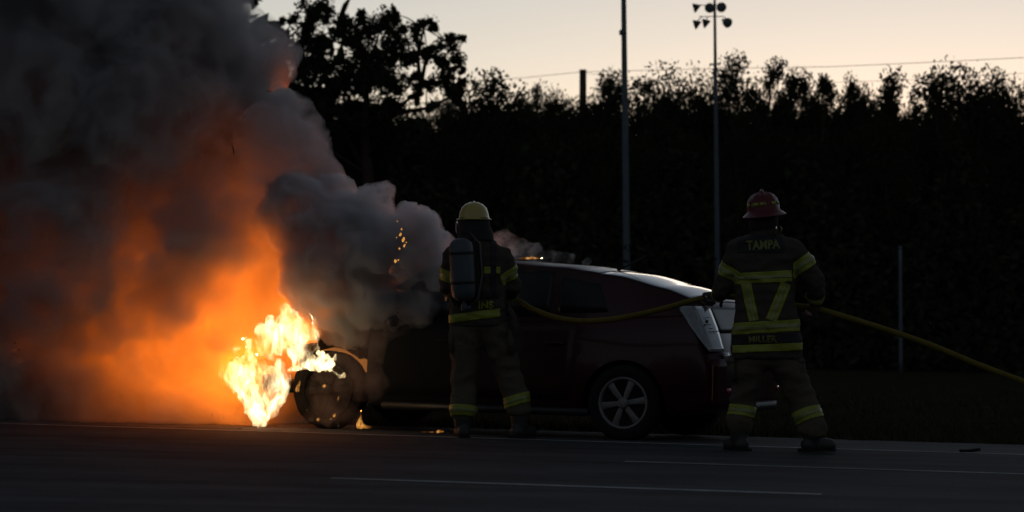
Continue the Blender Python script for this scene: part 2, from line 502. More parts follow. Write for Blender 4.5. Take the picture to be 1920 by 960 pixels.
# (px, py of lamp mouth centre, direction the mouth faces)
lamps = [(1305, 14, (-.35, .45, -.85), 0), (1331, 14, (-.15, -.9, -.35), 0), (1352, 13, (.15, -.95, -.3), 0),
         (1306, 45, (-.3, .5, -.8), 1), (1323, 43, (-.5, .35, -.8), 1), (1363, 42, (.45, -.75, -.35), 1)]
for px, py, d, row in lamps:
    c = at(px, py, FY) - base; K_ = FY / 78
    d = Vector(d).normalized()
    # horn: narrow back, wide mouth; cones hang with the point down for the ones seen from behind
    if d.y > 0:
        ax = Vector((d.x * -.5, -.2, 1)).normalized()
        prof = [(.012, -.13), (.035, -.09), (.075, -.01), (.105, .06), (.112, .075), (.10, .07), (.02, .0)]
    else:
        ax = -d
        prof = [(.115, -.06), (.125, -.05), (.12, -.02), (.10, .05), (.06, .11), (.04, .15), (.03, .2)]
    M4 = Matrix.Translation(c) @ ax.to_track_quat('Z', 'Y').to_matrix().to_4x4() @ Matrix.Scale(K_, 4)
    bm = bmesh.new(); lathe(bm, prof, 20, M4)
    lo_ = bm_obj('floodlight', bm, M['lampmetal'], t)
    bm = bmesh.new()
    bar = at(1340 + max(-24, min(20, (px - 1340) * .75)), 9 if row == 0 else 31, FY) - base
    branch(bm, [bar, c + Vector((0, 0, .05))], [.012, .012], 6)
    bm_obj('bracket', bm, M['lampmetal'], lo_)
bm = bmesh.new(); lathe(bm, [(.03, 0), (.032, .05), (.015, .09)], 12, Matrix.Translation(top)); bm_obj('cap', bm, M['lampmetal'], t)
# cut-off wooden utility pole with the wires
UY = 102
b = at(1093, 600, UY); base = Vector((b.x, UY, terr(b.x, UY) - .05))
t = empty('utility_pole', base); props(t, 'short thick wooden utility pole with flat top rising above the trees', 'utility pole')
bm = bmesh.new(); zt = at(1093, 134, UY).z - base.z
branch(bm, [Vector((0, 0, zt * k / 4)) for k in range(5)], [.16, .14, .13, .12, .11], 12); bm_obj('pole', bm, M['wood'], t)
bm = bmesh.new(); lathe(bm, [(.112, 0), (.117, .02), (.117, .05), (.105, .06)], 12, Matrix.Translation((0, 0, zt))); bm_obj('cap', bm, M['wood'], t)
def wire(name, pts, r, label):
    bm = bmesh.new()
    P_ = [at(*p) for p in pts]
    o_ = P_[0].copy()
    branch(bm, [p - o_ for p in P_], [r] * len(P_), 5)
    o = bm_obj(name, bm, M['wire'], loc=o_); props(o, label, 'wire')
wire('power_line', [(-300, 262, 120), (400, 190, 100), (760, 163, 92), (990, 145, 102), (1088, 135, UY), (1330, 129, 100), (1560, 125, 96), (1740, 117, 92), (1960, 106, 90), (2500, 70, 86)], .009, 'thin power line sagging over the tree tops')
wire('power_line', [(1088, 137, UY), (1250, 150, 100), (1450, 158, 98), (1700, 150, 90), (1960, 135, 90), (2500, 95, 90)], .006, 'fainter lower power line just above the tree crowns')
# thin grey post on the verge
t, top, base = pole(1688, 1689, 690, 80, .05, .042, 'sign_post', 'thin grey metal post standing on the verge at the right', 'post', M['pole'], at(1688, 466, 80).z)
bm = bmesh.new(); lathe(bm, [(.042, 0), (.05, .01), (.05, .04), (.03, .06)], 12, Matrix.Translation(top)); bm_obj('cap', bm, M['pole'], t)

# ------------------------------------------------------------------ smoke
def smoke_mat(name, dens, col, aniso, nscale, lo, hi, detail=3, step=.5, mn=.08):
    m = bpy.data.materials.new(name); t = nodes_of(m); t.nodes.clear()
    out = N(t, 'ShaderNodeOutputMaterial')
    pv = N(t, 'ShaderNodeVolumePrincipled', Anisotropy=aniso)
    pv.inputs['Color'].default_value = (*col, 1)
    pv.inputs['Density Attribute'].default_value = ''
    tc = N(t, 'ShaderNodeTexCoord')
    nz = N(t, 'ShaderNodeTexNoise', Scale=nscale, Detail=detail, Roughness=.55, Distortion=.4)
    t.links.new(tc.outputs['Object'], nz.inputs['Vector'])
    mr = N(t, 'ShaderNodeMapRange'); mr.inputs[1].default_value = lo; mr.inputs[2].default_value = hi
    mr.inputs[3].default_value = mn * dens; mr.inputs[4].default_value = dens
    nb_ = N(t, 'ShaderNodeTexNoise', Scale=nscale * 3.3, Detail=2, Roughness=.6, Distortion=.8)
    t.links.new(tc.outputs['Object'], nb_.inputs['Vector'])
    ma = N(t, 'ShaderNodeMath', _operation='MULTIPLY_ADD'); t.links.new(nb_.outputs['Fac'], ma.inputs[0]); ma.inputs[1].default_value = .45
    mb = N(t, 'ShaderNodeMath', _operation='SUBTRACT'); t.links.new(nz.outputs['Fac'], mb.inputs[0]); mb.inputs[1].default_value = .225
    t.links.new(mb.outputs[0], ma.inputs[2])
    t.links.new(ma.outputs[0], mr.inputs[0])
    t.links.new(mr.outputs[0], pv.inputs['Density'])
    t.links.new(pv.outputs[0], out.inputs['Volume'])
    m.cycles.volume_step_rate = step
    return m

def puff_mesh(puffs, voxel, amp, seed, freq=1.6, oct_=4, sub=3, zs=1.0, mode=0, gain=.5):
    """Union of balls, remeshed to one billowing hull with a cauliflower surface."""
    bm = bmesh.new()
    for c, r in puffs:
        bmesh.ops.create_icosphere(bm, subdivisions=sub, radius=r, matrix=Matrix.Translation(c))
    me = bpy.data.meshes.new('tmp'); bm.to_mesh(me); bm.free()
    o = bpy.data.objects.new('tmp', me); COL.objects.link(o)
    md = o.modifiers.new('r', 'REMESH'); md.mode = 'VOXEL'; md.voxel_size = voxel; md.use_smooth_shade = True
    sm = o.modifiers.new('s', 'SMOOTH'); sm.iterations = 5; sm.factor = .6
    dg = bpy.context.evaluated_depsgraph_get()
    me2 = bpy.data.meshes.new_from_object(o.evaluated_get(dg))
    bpy.data.objects.remove(o); bpy.data.meshes.remove(me)
    if mode:                              # drop crumbs left over by the remesh
        bm = bmesh.new(); bm.from_mesh(me2); bm.verts.ensure_lookup_table(); seen = set(); isl = []
        for v_ in bm.verts:
            if v_.index in seen: continue
            st_, cur = [v_], []; seen.add(v_.index)
            while st_:
                q_ = st_.pop(); cur.append(q_)
                for e_ in q_.link_edges:
                    o_ = e_.other_vert(q_)
                    if o_.index not in seen: seen.add(o_.index); st_.append(o_)
            isl.append(cur)
        big_ = max(len(c_) for c_ in isl)
        bmesh.ops.delete(bm, geom=[v_ for c_ in isl if len(c_) < big_ for v_ in c_], context='VERTS')
        bm.to_mesh(me2); bm.free()
    off = Vector((seed * 7.3, seed * 3.1, seed * 5.7))
    nv = len(me2.vertices)
    co = np.empty(nv * 3, dtype=np.float32); me2.vertices.foreach_get('co', co); co = co.reshape(-1, 3)
    nm = np.empty(nv * 3, dtype=np.float32); me2.vertices.foreach_get('normal', nm); nm = nm.reshape(-1, 3)
    d = np.empty(nv)
    for i in range(nv):
        p = Vector((co[i][0], co[i][1], co[i][2] * zs)) + off; s = 0; a = 1; f = freq
        for k in range(oct_):
            s += a * ((.35 - abs(noise.noise(p * f))) if mode == 0 else noise.noise(p * f) * 1.3); a *= gain; f *= 2.1
        d[i] = s * amp
    co += nm * d[:, None]
    me2.vertices.foreach_set('co', co.astype(np.float32).ravel()); me2.update()
    return me2

def PB(px, py, Y, rpx):
    return (at(px, py, Y), rpx / FPX * Y)

smoke = empty('smoke', (-2.2, 28.2, gz(-2.2))); props(smoke, 'thick smoke plume billowing from the burning car and filling the left of the picture', 'smoke', kind='stuff')
big = [PB(*a) for a in [
 (430, 640, 28.9, 190), (300, 690, 28.6, 150), (140, 700, 28.6, 150), (-60, 680, 28.6, 190), (520, 500, 29.0, 150), (350, 520, 28.8, 230), (150, 480, 28.8, 260), (-120, 430, 29, 320),
 (470, 370, 28.8, 130), (300, 360, 28.9, 180), (380, 400, 28.9, 180), (490, 310, 28.7, 105), (520, 290, 28.3, 80), (400, 240, 28.9, 130), (520, 245, 28.6, 62), (250, 250, 29, 260), (40, 200, 29, 300), (-200, 100, 29, 350),
 (420, 100, 28.8, 90), (486, 110, 28.6, 56), (440, 125, 28.7, 80), (440, 165, 28.8, 62), (465, 190, 29.3, 60), (365, 30, 29, 100), (380, -60, 29, 80), (200, 30, 29, 250), (100, -200, 29.4, 350), (-200, -250, 29.4, 400), (300, -200, 29.4, 140), (530, 275, 28.6, 60), (560, 330, 28.5, 62),
 (220, 60, 31, 220), (100, 100, 31, 300), (350, 110, 30.6, 110), (100, -200, 31.5, 360), (200, 60, 33, 230), (60, 100, 33, 300), (-200, 0, 32, 400), (250, -200, 32, 200), (370, 30, 30.6, 90),
 (590, 660, 28.9, 110), (330, 770, 28.2, 60), (200, 775, 28.2, 60), (60, 770, 28.2, 70), (450, 775, 28.3, 50), (-100, 770, 28.2, 80), (-300, 650, 28.8, 250)]]
inv = Matrix.Translation(-smoke.location)
big = [(inv @ c, r) for c, r in big]
me = puff_mesh(big, .055, .26, 1, 1.5, 5, gain=.58)
M['smoke'] = smoke_mat('smoke_dark', 8.0, (.74, .73, .75), .3, 1.2, .42, .60, 4, .3)
column = link('plume', me, M['smoke'], smoke)
bil = [PB(*a) for a in [(700, 392, 27.85, 40), (722, 368, 27.85, 24), (672, 400, 27.85, 38), (640, 420, 27.85, 60), (600, 440, 27.95, 80), (760, 445, 27.65, 46), (800, 440, 27.55, 34), (822, 458, 27.45, 26), (790, 418, 27.65, 20), (765, 412, 27.65, 20),
 (700, 480, 27.75, 85), (780, 500, 27.55, 52), (820, 510, 27.45, 38), (620, 520, 27.85, 90), (700, 560, 27.65, 60), (790, 565, 27.55, 46), (650, 590, 27.85, 60), (740, 590, 27.65, 40), (560, 400, 28.05, 70), (610, 370, 28.15, 45), (640, 365, 28.15, 24), (850, 560, 27.55, 40), (880, 540, 27.55, 40)]]
bil = [(inv @ c, r) for c, r in bil]
me = puff_mesh(bil, .022, .13, 2, 3.4, 5, gain=.62)
M['smoke2'] = smoke_mat('smoke_pale', 16.0, (.93, .92, .95), .45, 2.4, .36, .64, 3, .3, .3)
billow = link('billow', me, M['smoke2'], smoke)

M['veil'] = smoke_mat('smoke_thin', .8, (.75, .74, .76), .3, 3.0, .38, .62, 3, .4)
vl = [PB(*a) for a in [(640, 690, 26.7, 40), (690, 650, 26.75, 34), (610, 760, 26.6, 34), (570, 790, 26.6, 22), (650, 785, 26.6, 24), (720, 610, 26.8, 26), (690, 720, 26.7, 34), (760, 600, 26.8, 20), (530, 795, 26.6, 14), (480, 798, 26.6, 10), (620, 720, 26.65, 34)]]
link('thin_veil', puff_mesh([(inv @ c, r) for c, r in vl], .04, .12, 8, 3.2, 3), M['veil'], smoke)

# thin steam drifting over the roof
M['steam'] = smoke_mat('steam_thin', 4.5, (.95, .95, .95), .55, 7, .46, .7, 3, .5)
st = [PB(*a) for a in [(945, 468, 28.0, 34), (975, 474, 28.0, 26), (1000, 478, 28.0, 22), (1010, 484, 28, 18), (1035, 482, 28.0, 18), (1068, 487, 28.0, 13), (1100, 491, 28.0, 9), (1130, 495, 28, 6), (1000, 505, 28.2, 18), (940, 480, 27.9, 30), (1045, 515, 28.2, 16)]]
so = empty('steam', (0.1, 28.0, 1.3)); st = [(c - so.location, r) for c, r in st]
o = link('wisp', puff_mesh(st, .03, .06, 5, 5, 3), M['steam'], so); props(so, 'thin pale steam drifting over the car roof', 'steam', kind='stuff')

# ------------------------------------------------------------------ fire
def flame_mat(name, e0, scale, cut, core=(1, .94, .66), mid=(1, .72, .25)):
    """Burning gas: emission only where turbulent filaments are, clear elsewhere."""
    m = bpy.data.materials.new(name); t = nodes_of(m); t.nodes.clear()
    out = N(t, 'ShaderNodeOutputMaterial')
    tc = N(t, 'ShaderNodeTexCoord')
    mp = N(t, 'ShaderNodeMapping'); mp.inputs['Scale'].default_value = (1, 1, .55)
    t.links.new(tc.outputs['Object'], mp.inputs['Vector'])
    n1 = N(t, 'ShaderNodeTexNoise', Scale=scale, Detail=5, Roughness=.62, Distortion=1.6)
    t.links.new(mp.outputs[0], n1.inputs['Vector'])
    n2 = N(t, 'ShaderNodeTexNoise', Scale=scale * 3.2, Detail=4, Roughness=.6, Distortion=2.5)
    t.links.new(mp.outputs[0], n2.inputs['Vector'])
    # filament = 1-|n-0.5|
    a = N(t, 'ShaderNodeMath', _operation='SUBTRACT'); t.links.new(n2.outputs['Fac'], a.inputs[0]); a.inputs[1].default_value = .5
    b = N(t, 'ShaderNodeMath', _operation='ABSOLUTE'); t.links.new(a.outputs[0], b.inputs[0])
    c = N(t, 'ShaderNodeMath', _operation='MULTIPLY_ADD'); t.links.new(b.outputs[0], c.inputs[0]); c.inputs[1].default_value = -1.6; t.links.new(n1.outputs['Fac'], c.inputs[2])
    lw = N(t, 'ShaderNodeLayerWeight', Blend=.5)
    d = N(t, 'ShaderNodeMath', _operation='MULTIPLY_ADD'); t.links.new(lw.outputs['Facing'], d.inputs[0]); d.inputs[1].default_value = -.42; t.links.new(c.outputs[0], d.inputs[2])
    r = N(t, 'ShaderNodeValToRGB')
    el = r.color_ramp.elements
    el[0].position = cut - .14; el[0].color = (1, .20, .012, 1)
    el[1].position = cut + .16; el[1].color = (*core, 1)
    e = el.new(cut - .05); e.color = (1, .42, .05, 1)
    e = el.new(cut + .04); e.color = (*mid, 1)
    t.links.new(d.outputs[0], r.inputs[0])
    st_ = N(t, 'ShaderNodeMapRange'); st_.inputs[1].default_value = cut - .16; st_.inputs[2].default_value = cut + .2; st_.inputs[3].default_value = .22 * e0; st_.inputs[4].default_value = e0
    t.links.new(d.outputs[0], st_.inputs[0])
    al = N(t, 'ShaderNodeMapRange'); al.inputs[1].default_value = cut - .17; al.inputs[2].default_value = cut - .02
    t.links.new(d.outputs[0], al.inputs[0])
    em = N(t, 'ShaderNodeEmission'); t.links.new(r.outputs[0], em.inputs['Color']); t.links.new(st_.outputs[0], em.inputs['Strength'])
    tr = N(t, 'ShaderNodeBsdfTransparent')
    mx = N(t, 'ShaderNodeMixShader'); t.links.new(al.outputs[0], mx.inputs[0]); t.links.new(tr.outputs[0], mx.inputs[1]); t.links.new(em.outputs[0], mx.inputs[2])
    t.links.new(mx.outputs[0], out.inputs['Surface'])
    m.cycles.emission_sampling = 'NONE'
    return m
M['flame'] = flame_mat('flame', .30, 8, .28, (1, .86, .5), (1, .6, .16))
M['flame_small'] = flame_mat('flame_small', .2, 12, .30, (1, .62, .2), (1, .42, .08))
def flame_volume(name, e0, scale, lo, hi, zs=.42):
    """Glowing gas: sharp folded filaments in a thinner orange body."""
    m = bpy.data.materials.new(name); t = nodes_of(m); t.nodes.clear()
    out = N(t, 'ShaderNodeOutputMaterial'); tc = N(t, 'ShaderNodeTexCoord')
    mp = N(t, 'ShaderNodeMapping'); mp.inputs['Scale'].default_value = (1, 1, zs); t.links.new(tc.outputs['Object'], mp.inputs['Vector'])
    n1 = N(t, 'ShaderNodeTexNoise', Scale=scale, Detail=3, Roughness=.55, Distortion=1.2); t.links.new(mp.outputs[0], n1.inputs['Vector'])
    n2 = N(t, 'ShaderNodeTexNoise', Scale=scale * 2.6, Detail=2, Roughness=.6, Distortion=1.5); t.links.new(mp.outputs[0], n2.inputs['Vector'])
    a1 = N(t, 'ShaderNodeMath', _operation='SUBTRACT'); t.links.new(n2.outputs['Fac'], a1.inputs[0]); a1.inputs[1].default_value = .5
    a2 = N(t, 'ShaderNodeMath', _operation='ABSOLUTE'); t.links.new(a1.outputs[0], a2.inputs[0])
    a3 = N(t, 'ShaderNodeMath', _operation='MULTIPLY_ADD'); t.links.new(a2.outputs[0], a3.inputs[0]); a3.inputs[1].default_value = -1.1; t.links.new(n1.outputs['Fac'], a3.inputs[2])
    a = N(t, 'ShaderNodeMapRange'); a.inputs[1].default_value = lo; a.inputs[2].default_value = hi; t.links.new(a3.outputs[0], a.inputs[0])
    p = N(t, 'ShaderNodeMath', _operation='POWER'); p.inputs[1].default_value = 2.2; t.links.new(a.outputs[0], p.inputs[0])
    s1 = N(t, 'ShaderNodeMath', _operation='MULTIPLY_ADD'); s1.inputs[1].default_value = e0; s1.inputs[2].default_value = e0 * .012; t.links.new(p.outputs[0], s1.inputs[0])
    r = N(t, 'ShaderNodeValToRGB'); r.color_ramp.elements[0].color = (1, .27, .02, 1); r.color_ramp.elements[1].color = (1, .80, .42, 1); r.color_ramp.elements[1].position = .85
    t.links.new(a.outputs[0], r.inputs[0])
    em = N(t, 'ShaderNodeEmission'); t.links.new(r.outputs[0], em.inputs['Color']); t.links.new(s1.outputs[0], em.inputs['Strength'])
    t.links.new(em.outputs[0], out.inputs['Volume'])
    m.cycles.volume_step_rate = .1
    m.cycles.emission_sampling = 'NONE'
    return m
M['flame_gas'] = flame_volume('flame_gas', 5.0, 7, .29, .56)
M['flame_gas_dim'] = flame_volume('flame_gas_dim', 7.0, 20, .2, .6)
M['flame_gas_dim'].node_tree.nodes['Color Ramp'].color_ramp.elements[1].color = (1, .45, .1, 1)
M['flame_gas_small'] = flame_volume('flame_gas_small', 11.0, 16, .2, .52)

fire = empty('fire', (-1.95, 27.2, gz(-1.95))); props(fire, 'roaring yellow white flames consuming the front of the car', 'fire')
def chain(p, n=5):
    out = []
    for a, b in zip(p, p[1:]):
        for k in range(n):
            f = k / n; out.append(tuple(a[i] + (b[i] - a[i]) * f for i in range(4)))
    out.append(p[-1]); return out
def tongue(pts, name='flame', mat='flame', vox=.012, amp=.05, seed=0, parent=fire):
    bm_ = [(at(px, py, Y) - parent.location, r / FPX * Y) for px, py, Y, r in pts]
    me = puff_mesh(bm_, vox, amp, seed + 11, 8, 4, 2, .45, 1)
    return link(name, me, M[mat], parent)
fr = random.Random(12)
def licks(body, n, Y, ln, lean, r0):
    """Ragged tongues leaping from random points of the burning mass."""
    out = []
    for _ in range(n):
        px, py, r = fr.choice(body); px += fr.uniform(-r, r) * .9; py += fr.uniform(-r, r * .3)
        l_ = ln * fr.uniform(.5, 1.2); x, y = px, py; rr = r0 * fr.uniform(.6, 1.2); ph = fr.uniform(0, 6)
        for k in range(11):
            f = k / 10
            out.append((x, y, Y + fr.uniform(-.01, .01), rr * (1 - f) ** .7 + 2.4))
            x += lean * l_ / 10 + 2.4 * math.sin(ph + f * 5); y -= l_ / 10
    return out
A_ = [(450, 698, 21), (462, 722, 19), (472, 745, 15), (484, 768, 14), (498, 778, 11), (478, 700, 17), (495, 745, 13), (470, 680, 14), (498, 712, 11), (505, 740, 12), (500, 765, 11)]
B_ = [(520, 690, 12), (530, 715, 10), (528, 745, 9), (514, 772, 9)]
C_ = [(505, 655, 13), (522, 632, 21), (545, 622, 21), (570, 628, 17), (588, 632, 11), (550, 650, 15), (566, 668, 12), (586, 655, 9)]
for body_, m_, sd, Y_, nl, ln, lean, r0 in ((A_, 'flame_hot', 1, 27.32, 22, 46, -.35, 8), (B_, 'flame', 2, 27.42, 10, 34, -.2, 6), (C_, 'flame_hot', 3, 27.5, 22, 40, .0, 8)):
    pts_ = []
    for (px, py, r), (qx, qy, r2) in zip(body_, body_[1:]):
        if math.hypot(px - qx, py - qy) < 45: pts_ += chain([(px, py, Y_, r * 1.5), (qx, qy, Y_, r2 * 1.5)], 3)
    tongue(pts_ + licks(body_, nl, Y_, ln, lean, r0), name='flame', seed=sd + 40, mat='flame_gas', amp=.06, vox=.012)
tongue(chain([(545, 694, 27.12, 9), (580, 685, 27.1, 12), (606, 686, 27.08, 10), (622, 694, 27.05, 6), (636, 706, 27.0, 5), (648, 703, 27, 3)]) + licks([(570, 684, 8), (600, 684, 8), (585, 684, 8), (620, 692, 4)], 9, 27.1, 16, .3, 4), seed=4, mat='flame_gas_small', amp=.04, vox=.01)
tongue(chain([(610, 692, 27.0, 6), (617, 677, 27.0, 5), (613, 667, 27, 3)]) + chain([(618, 686, 27.0, 5), (627, 674, 27.0, 4), (630, 665, 27, 2)]), seed=5, amp=.02, vox=.008, mat='flame_gas_small')
tongue(chain([(677, 764, 27.1, .8), (677, 780, 27.1, 3), (675, 797, 27.1, 7)]) + chain([(675, 798, 27.1, 7), (690, 801, 27.1, 3), (698, 801, 27.1, 2)]), seed=7, amp=.014, vox=.008, mat='flame_gas_dim')
for i_, (px, py, r, h_) in enumerate([(608, 724, 4.5, 1), (557, 732, 4, 9), (560, 722, 3, 8), (634, 750, 2.5, 9), (626, 780, 3.5, 5), (620, 786, 3, 3), (596, 787, 4.5, 5), (575, 770, 2.5, 5)]):
    tongue(chain([(px, py, 27.12, r), (px + 2, py - h_, 27.12, r * .5)]), seed=30 + i_, amp=.012, vox=.007, mat='flame_gas_dim')
M['ember'] = mat_basic('ember_glow', (.1, .02, .01), .9, emis=(1, .36, .08), es=.3)

# point lamps for the flames, with more added in the smoke to spread the glow
def fire_glow_lamp(px, py, Y, e, rad, col=(1, .20, .010)):
    l = bpy.data.lights.new('fire_glow_lamp', 'POINT'); l.energy = e; l.shadow_soft_size = rad; l.color = col
    o = bpy.data.objects.new('fire_glow_lamp', l); COL.objects.link(o); o.location = at(px, py, Y)
    return o
fire_glow_lamp(440, 690, 28.6, 15, .3)
fire_glow_lamp(510, 640, 28.65, 14, .3)
fire_glow_lamp(590, 590, 28.35, 9, .25)
fire_glow_lamp(380, 570, 28.8, 24, .4, (1, .165, .006))  # added in the smoke left of the flames to widen the glow
fire_glow_lamp(410, 480, 28.75, 7, .4, (1, .165, .006))  # added higher in the smoke to carry the glow upward
fire_glow_lamp(215, 610, 28.8, 26, .4, (1, .165, .006))  # added far left in the smoke, where no flame burns
fire_glow_lamp(790, 500, 28.2, 1.0, .15, (1, .2, .03))
fire_glow_lamp(330, 768, 28.9, 8, .25)  # added low beside the flames to light the haze near the ground

# ------------------------------------------------------------------ the car
M['carpaint'] = mat_basic('dark_red_paint', (.03, .002, .0045), .35, spec=.25, nscale=40, namt=.1, coat=.15)
# the fire has blackened the paint towards the front (soot, burnt lacquer)
t = M['carpaint'].node_tree; b = t.nodes['Principled BSDF']; src = b.inputs['Base Color'].links[0].from_socket
tc = N(t, 'ShaderNodeTexCoord'); sx_ = N(t, 'ShaderNodeSeparateXYZ'); t.links.new(tc.outputs['Object'], sx_.inputs[0])
nz = N(t, 'ShaderNodeTexNoise', Scale=2.5, Detail=5); t.links.new(tc.outputs['Object'], nz.inputs['Vector'])
ad = N(t, 'ShaderNodeMath', _operation='MULTIPLY_ADD'); t.links.new(nz.outputs['Fac'], ad.inputs[0]); ad.inputs[1].default_value = 1.2; t.links.new(sx_.outputs[0], ad.inputs[2])
mr = N(t, 'ShaderNodeMapRange'); mr.inputs[1].default_value = 1.9; mr.inputs[2].default_value = 3.0; t.links.new(ad.outputs[0], mr.inputs[0])
mx = N(t, 'ShaderNodeMix', _data_type='RGBA'); mx.inputs[7].default_value = (.012, .010, .009, 1); t.links.new(src, mx.inputs[6]); t.links.new(mr.outputs[0], mx.inputs[0]); t.links.new(mx.outputs[2], b.inputs['Base Color'])
m2 = N(t, 'ShaderNodeMapRange'); m2.inputs[1].default_value = 1.9; m2.inputs[2].default_value = 3.0; m2.inputs[3].default_value = .3; m2.inputs[4].default_value = .9; t.links.new(ad.outputs[0], m2.inputs[0]); t.links.new(m2.outputs[0], b.inputs['Roughness'])
m3 = N(t, 'ShaderNodeMapRange'); m3.inputs[1].default_value = 1.9; m3.inputs[2].default_value = 2.8; m3.inputs[3].default_value = .15; m3.inputs[4].default_value = 0; t.links.new(ad.outputs[0], m3.inputs[0]); t.links.new(m3.outputs[0], b.inputs['Coat Weight'])
M['charred'] = mat_basic('charred_metal', (.018, .014, .012), .95, spec=.1, nscale=9, namt=.6, bump=.8, bscale=25)
M['glass_dark'] = mat_basic('tinted_glass', (.01, .012, .014), .08, spec=.6, namt=.05)
M['glass_sooty'] = mat_basic('sooty_glass', (.008, .009, .010), .35, spec=.25, nscale=6, namt=.3)
M['blacktrim'] = mat_basic('black_trim', (.012, .012, .013), .5)
M['rubber'] = mat_basic('tyre_rubber', (.012, .012, .012), .9, spec=.2, nscale=30, bump=.4, bscale=80)
M['alloy'] = mat_basic('wheel_silver', (.16, .165, .17), .5, metal=.4, nscale=20, namt=.15)
M['chrome'] = mat_basic('chrome', (.8, .8, .82), .15, metal=1, namt=.03)
M['lens'] = mat_basic('lamp_lens_grey', (.17, .19, .21), .15, spec=.8, nscale=22, namt=.35, coat=1)
M['lens_red'] = mat_basic('lamp_lens_red', (.35, .02, .02), .15, spec=.8, namt=.2, coat=1)
M['plate'] = mat_basic('licence_plate_white', (.5, .5, .52), .5)
M['plate_blue'] = mat_basic('licence_print', (.08, .12, .3), .5)
M['glow_metal'] = mat_basic('glowing_metal', (.05, .02, .012), .8, emis=(1, .33, .06), es=.06, nscale=10, namt=.5)
M['spark'] = mat_basic('lit_reflector', (.9, .9, .9), .1, metal=1, namt=.02)

L, WB, HW = 4.45, 2.70, .862
ryaw = math.radians(22.5)
FWD = Vector((-math.cos(ryaw), math.sin(ryaw), 0)); LAT = Vector((math.sin(ryaw), math.cos(ryaw), 0))   # LAT points away from the camera
rw = Vector((.95, 26.72, 0))
origin = rw - FWD * .85 + LAT * .76          # rear centre
origin.z = gz(origin.x)
car = empty('car', origin)
props(car, 'dark red hatchback car with its front end on fire, seen from behind its left side', 'car')
pitch = math.atan(GRADE * math.cos(ryaw))
# local axes: x forward, y to the far side, z up
rot = Matrix((FWD, LAT, Vector((0, 0, 1)))).transposed()
tilt = Matrix.Rotation(-pitch, 3, LAT)          # nose a little higher: the road rises to the left
nose = tilt @ FWD
if nose.z < 0: tilt = Matrix.Rotation(pitch, 3, LAT)
car.rotation_mode = 'QUATERNION'
car.rotation_quaternion = (tilt @ rot).to_quaternion()
# (x forward, y away, z up) is left-handed when y is the far side of a car facing left: build mirrored in y instead
HAND = (tilt @ rot).determinant()
SY = 1.0
if HAND < 0:
    SY = -1.0
    car.rotation_quaternion = (tilt @ Matrix((FWD, -LAT, Vector((0, 0, 1)))).transposed()).to_quaternion()
NEAR = -1 * SY          # sign of local y on the camera's side

def interp(tab, x):
    for (x0, y0), (x1, y1) in zip(tab, tab[1:]):
        if x <= x1:
            t = max(0, (x - x0) / (x1 - x0)); t2 = t * t * (3 - 2 * t) * .35 + t * .65
            return y0 + (y1 - y0) * t2
    return tab[-1][1]
belt = [(0, .72), (.12, .80), (.25, 1.06), (.6, 1.05), (1.5, .99), (2.6, .95), (3.5, .93), (3.9, .84), (4.3, .68), (4.45, .6)]
halfw = [(0, .68), (.06, .77), (.2, .815), (.5, .85), (1.2, .862), (3.2, .862), (3.9, .83), (4.2, .74), (4.45, .5)]
botz = [(0, .34), (.2, .24), (.6, .2), (3.9, .2), (4.3, .24), (4.45, .3)]
def section(x, lim=None):
    w_, b, t = interp(halfw, x), interp(botz, x), interp(belt, x)
    h = t - b
    pts = [(0, b), (w_ * .75, b), (w_ * .93, b + h * .04), (w_ * .985, b + h * .16), (w_ * 1.0, b + h * .32), (w_ * .998, b + h * .48), (w_ * .985, b + h * .62), (w_ * .965, b + h * .76), (w_ * .94, b + h * .88), (w_ * .90, b + h * .97), (w_ * .84, t), (w_ * .4, t + .01), (0, t + .015)]
    return pts
def body_shell(x0, x1, n=46):
    bm = bmesh.new(); rings = []
    for i in range(n + 1):
        x = x0 + (x1 - x0) * i / n
        s = section(x)
        full = [(y, z) for y, z in s] + [(-y, z) for y, z in s[-2:0:-1]]
        rings.append([bm.verts.new((x, y, z)) for y, z in full])
    k = len(rings[0])
    for a, b in zip(rings, rings[1:]):
        for j in range(k): bm.faces.new((a[j], a[(j + 1) % k], b[(j + 1) % k], b[j]))
    bm.faces.new(rings[0][::-1]); bm.faces.new(rings[-1])
    bmesh.ops.recalc_face_normals(bm, faces=bm.faces)
    return bm
def bake(o):
    dg = bpy.context.evaluated_depsgraph_get()
    me = bpy.data.meshes.new_from_object(o.evaluated_get(dg)); old = o.data
    o.modifiers.clear(); o.data = me; me.name = o.name
    for m in list(old.materials):
        if m.name not in [q_.name for q_ in me.materials if q_]: me.materials.append(m)
    for p in me.polygons: p.use_smooth = True
    return o
RAX, FAX = .85, .88 + WB
def cutters(parts):
    bm = bmesh.new()
    for cx, r in parts:
        for s in (-1, 1):
            Mx = Matrix.Translation((cx, s * .80, .31)) @ Matrix.Rotation(math.pi / 2, 4, 'X')
            lathe(bm, [(r, -.17), (r, .17)], 40, Mx)
    bmesh.ops.recalc_face_normals(bm, faces=bm.faces)
    me = bpy.data.meshes.new('cut'); bm.to_mesh(me); bm.free()
    return bpy.data.objects.new('cut', me)
def sharp(o, ang=35):
    for p in o.data.polygons: p.use_smooth = True
    o.data.set_sharp_from_angle(angle=R(ang))
body = bm_obj('body', body_shell(.02, 3.2), M['carpaint'], car)
cut = cutters([(RAX, .365)]); COL.objects.link(cut); cut.parent = car
md = body.modifiers.new('b', 'BOOLEAN'); md.object = cut; md.operation = 'DIFFERENCE'; md.solver = 'EXACT'
bpy.context.view_layer.update(); bake(body); sharp(body)
bpy.data.objects.remove(cut)
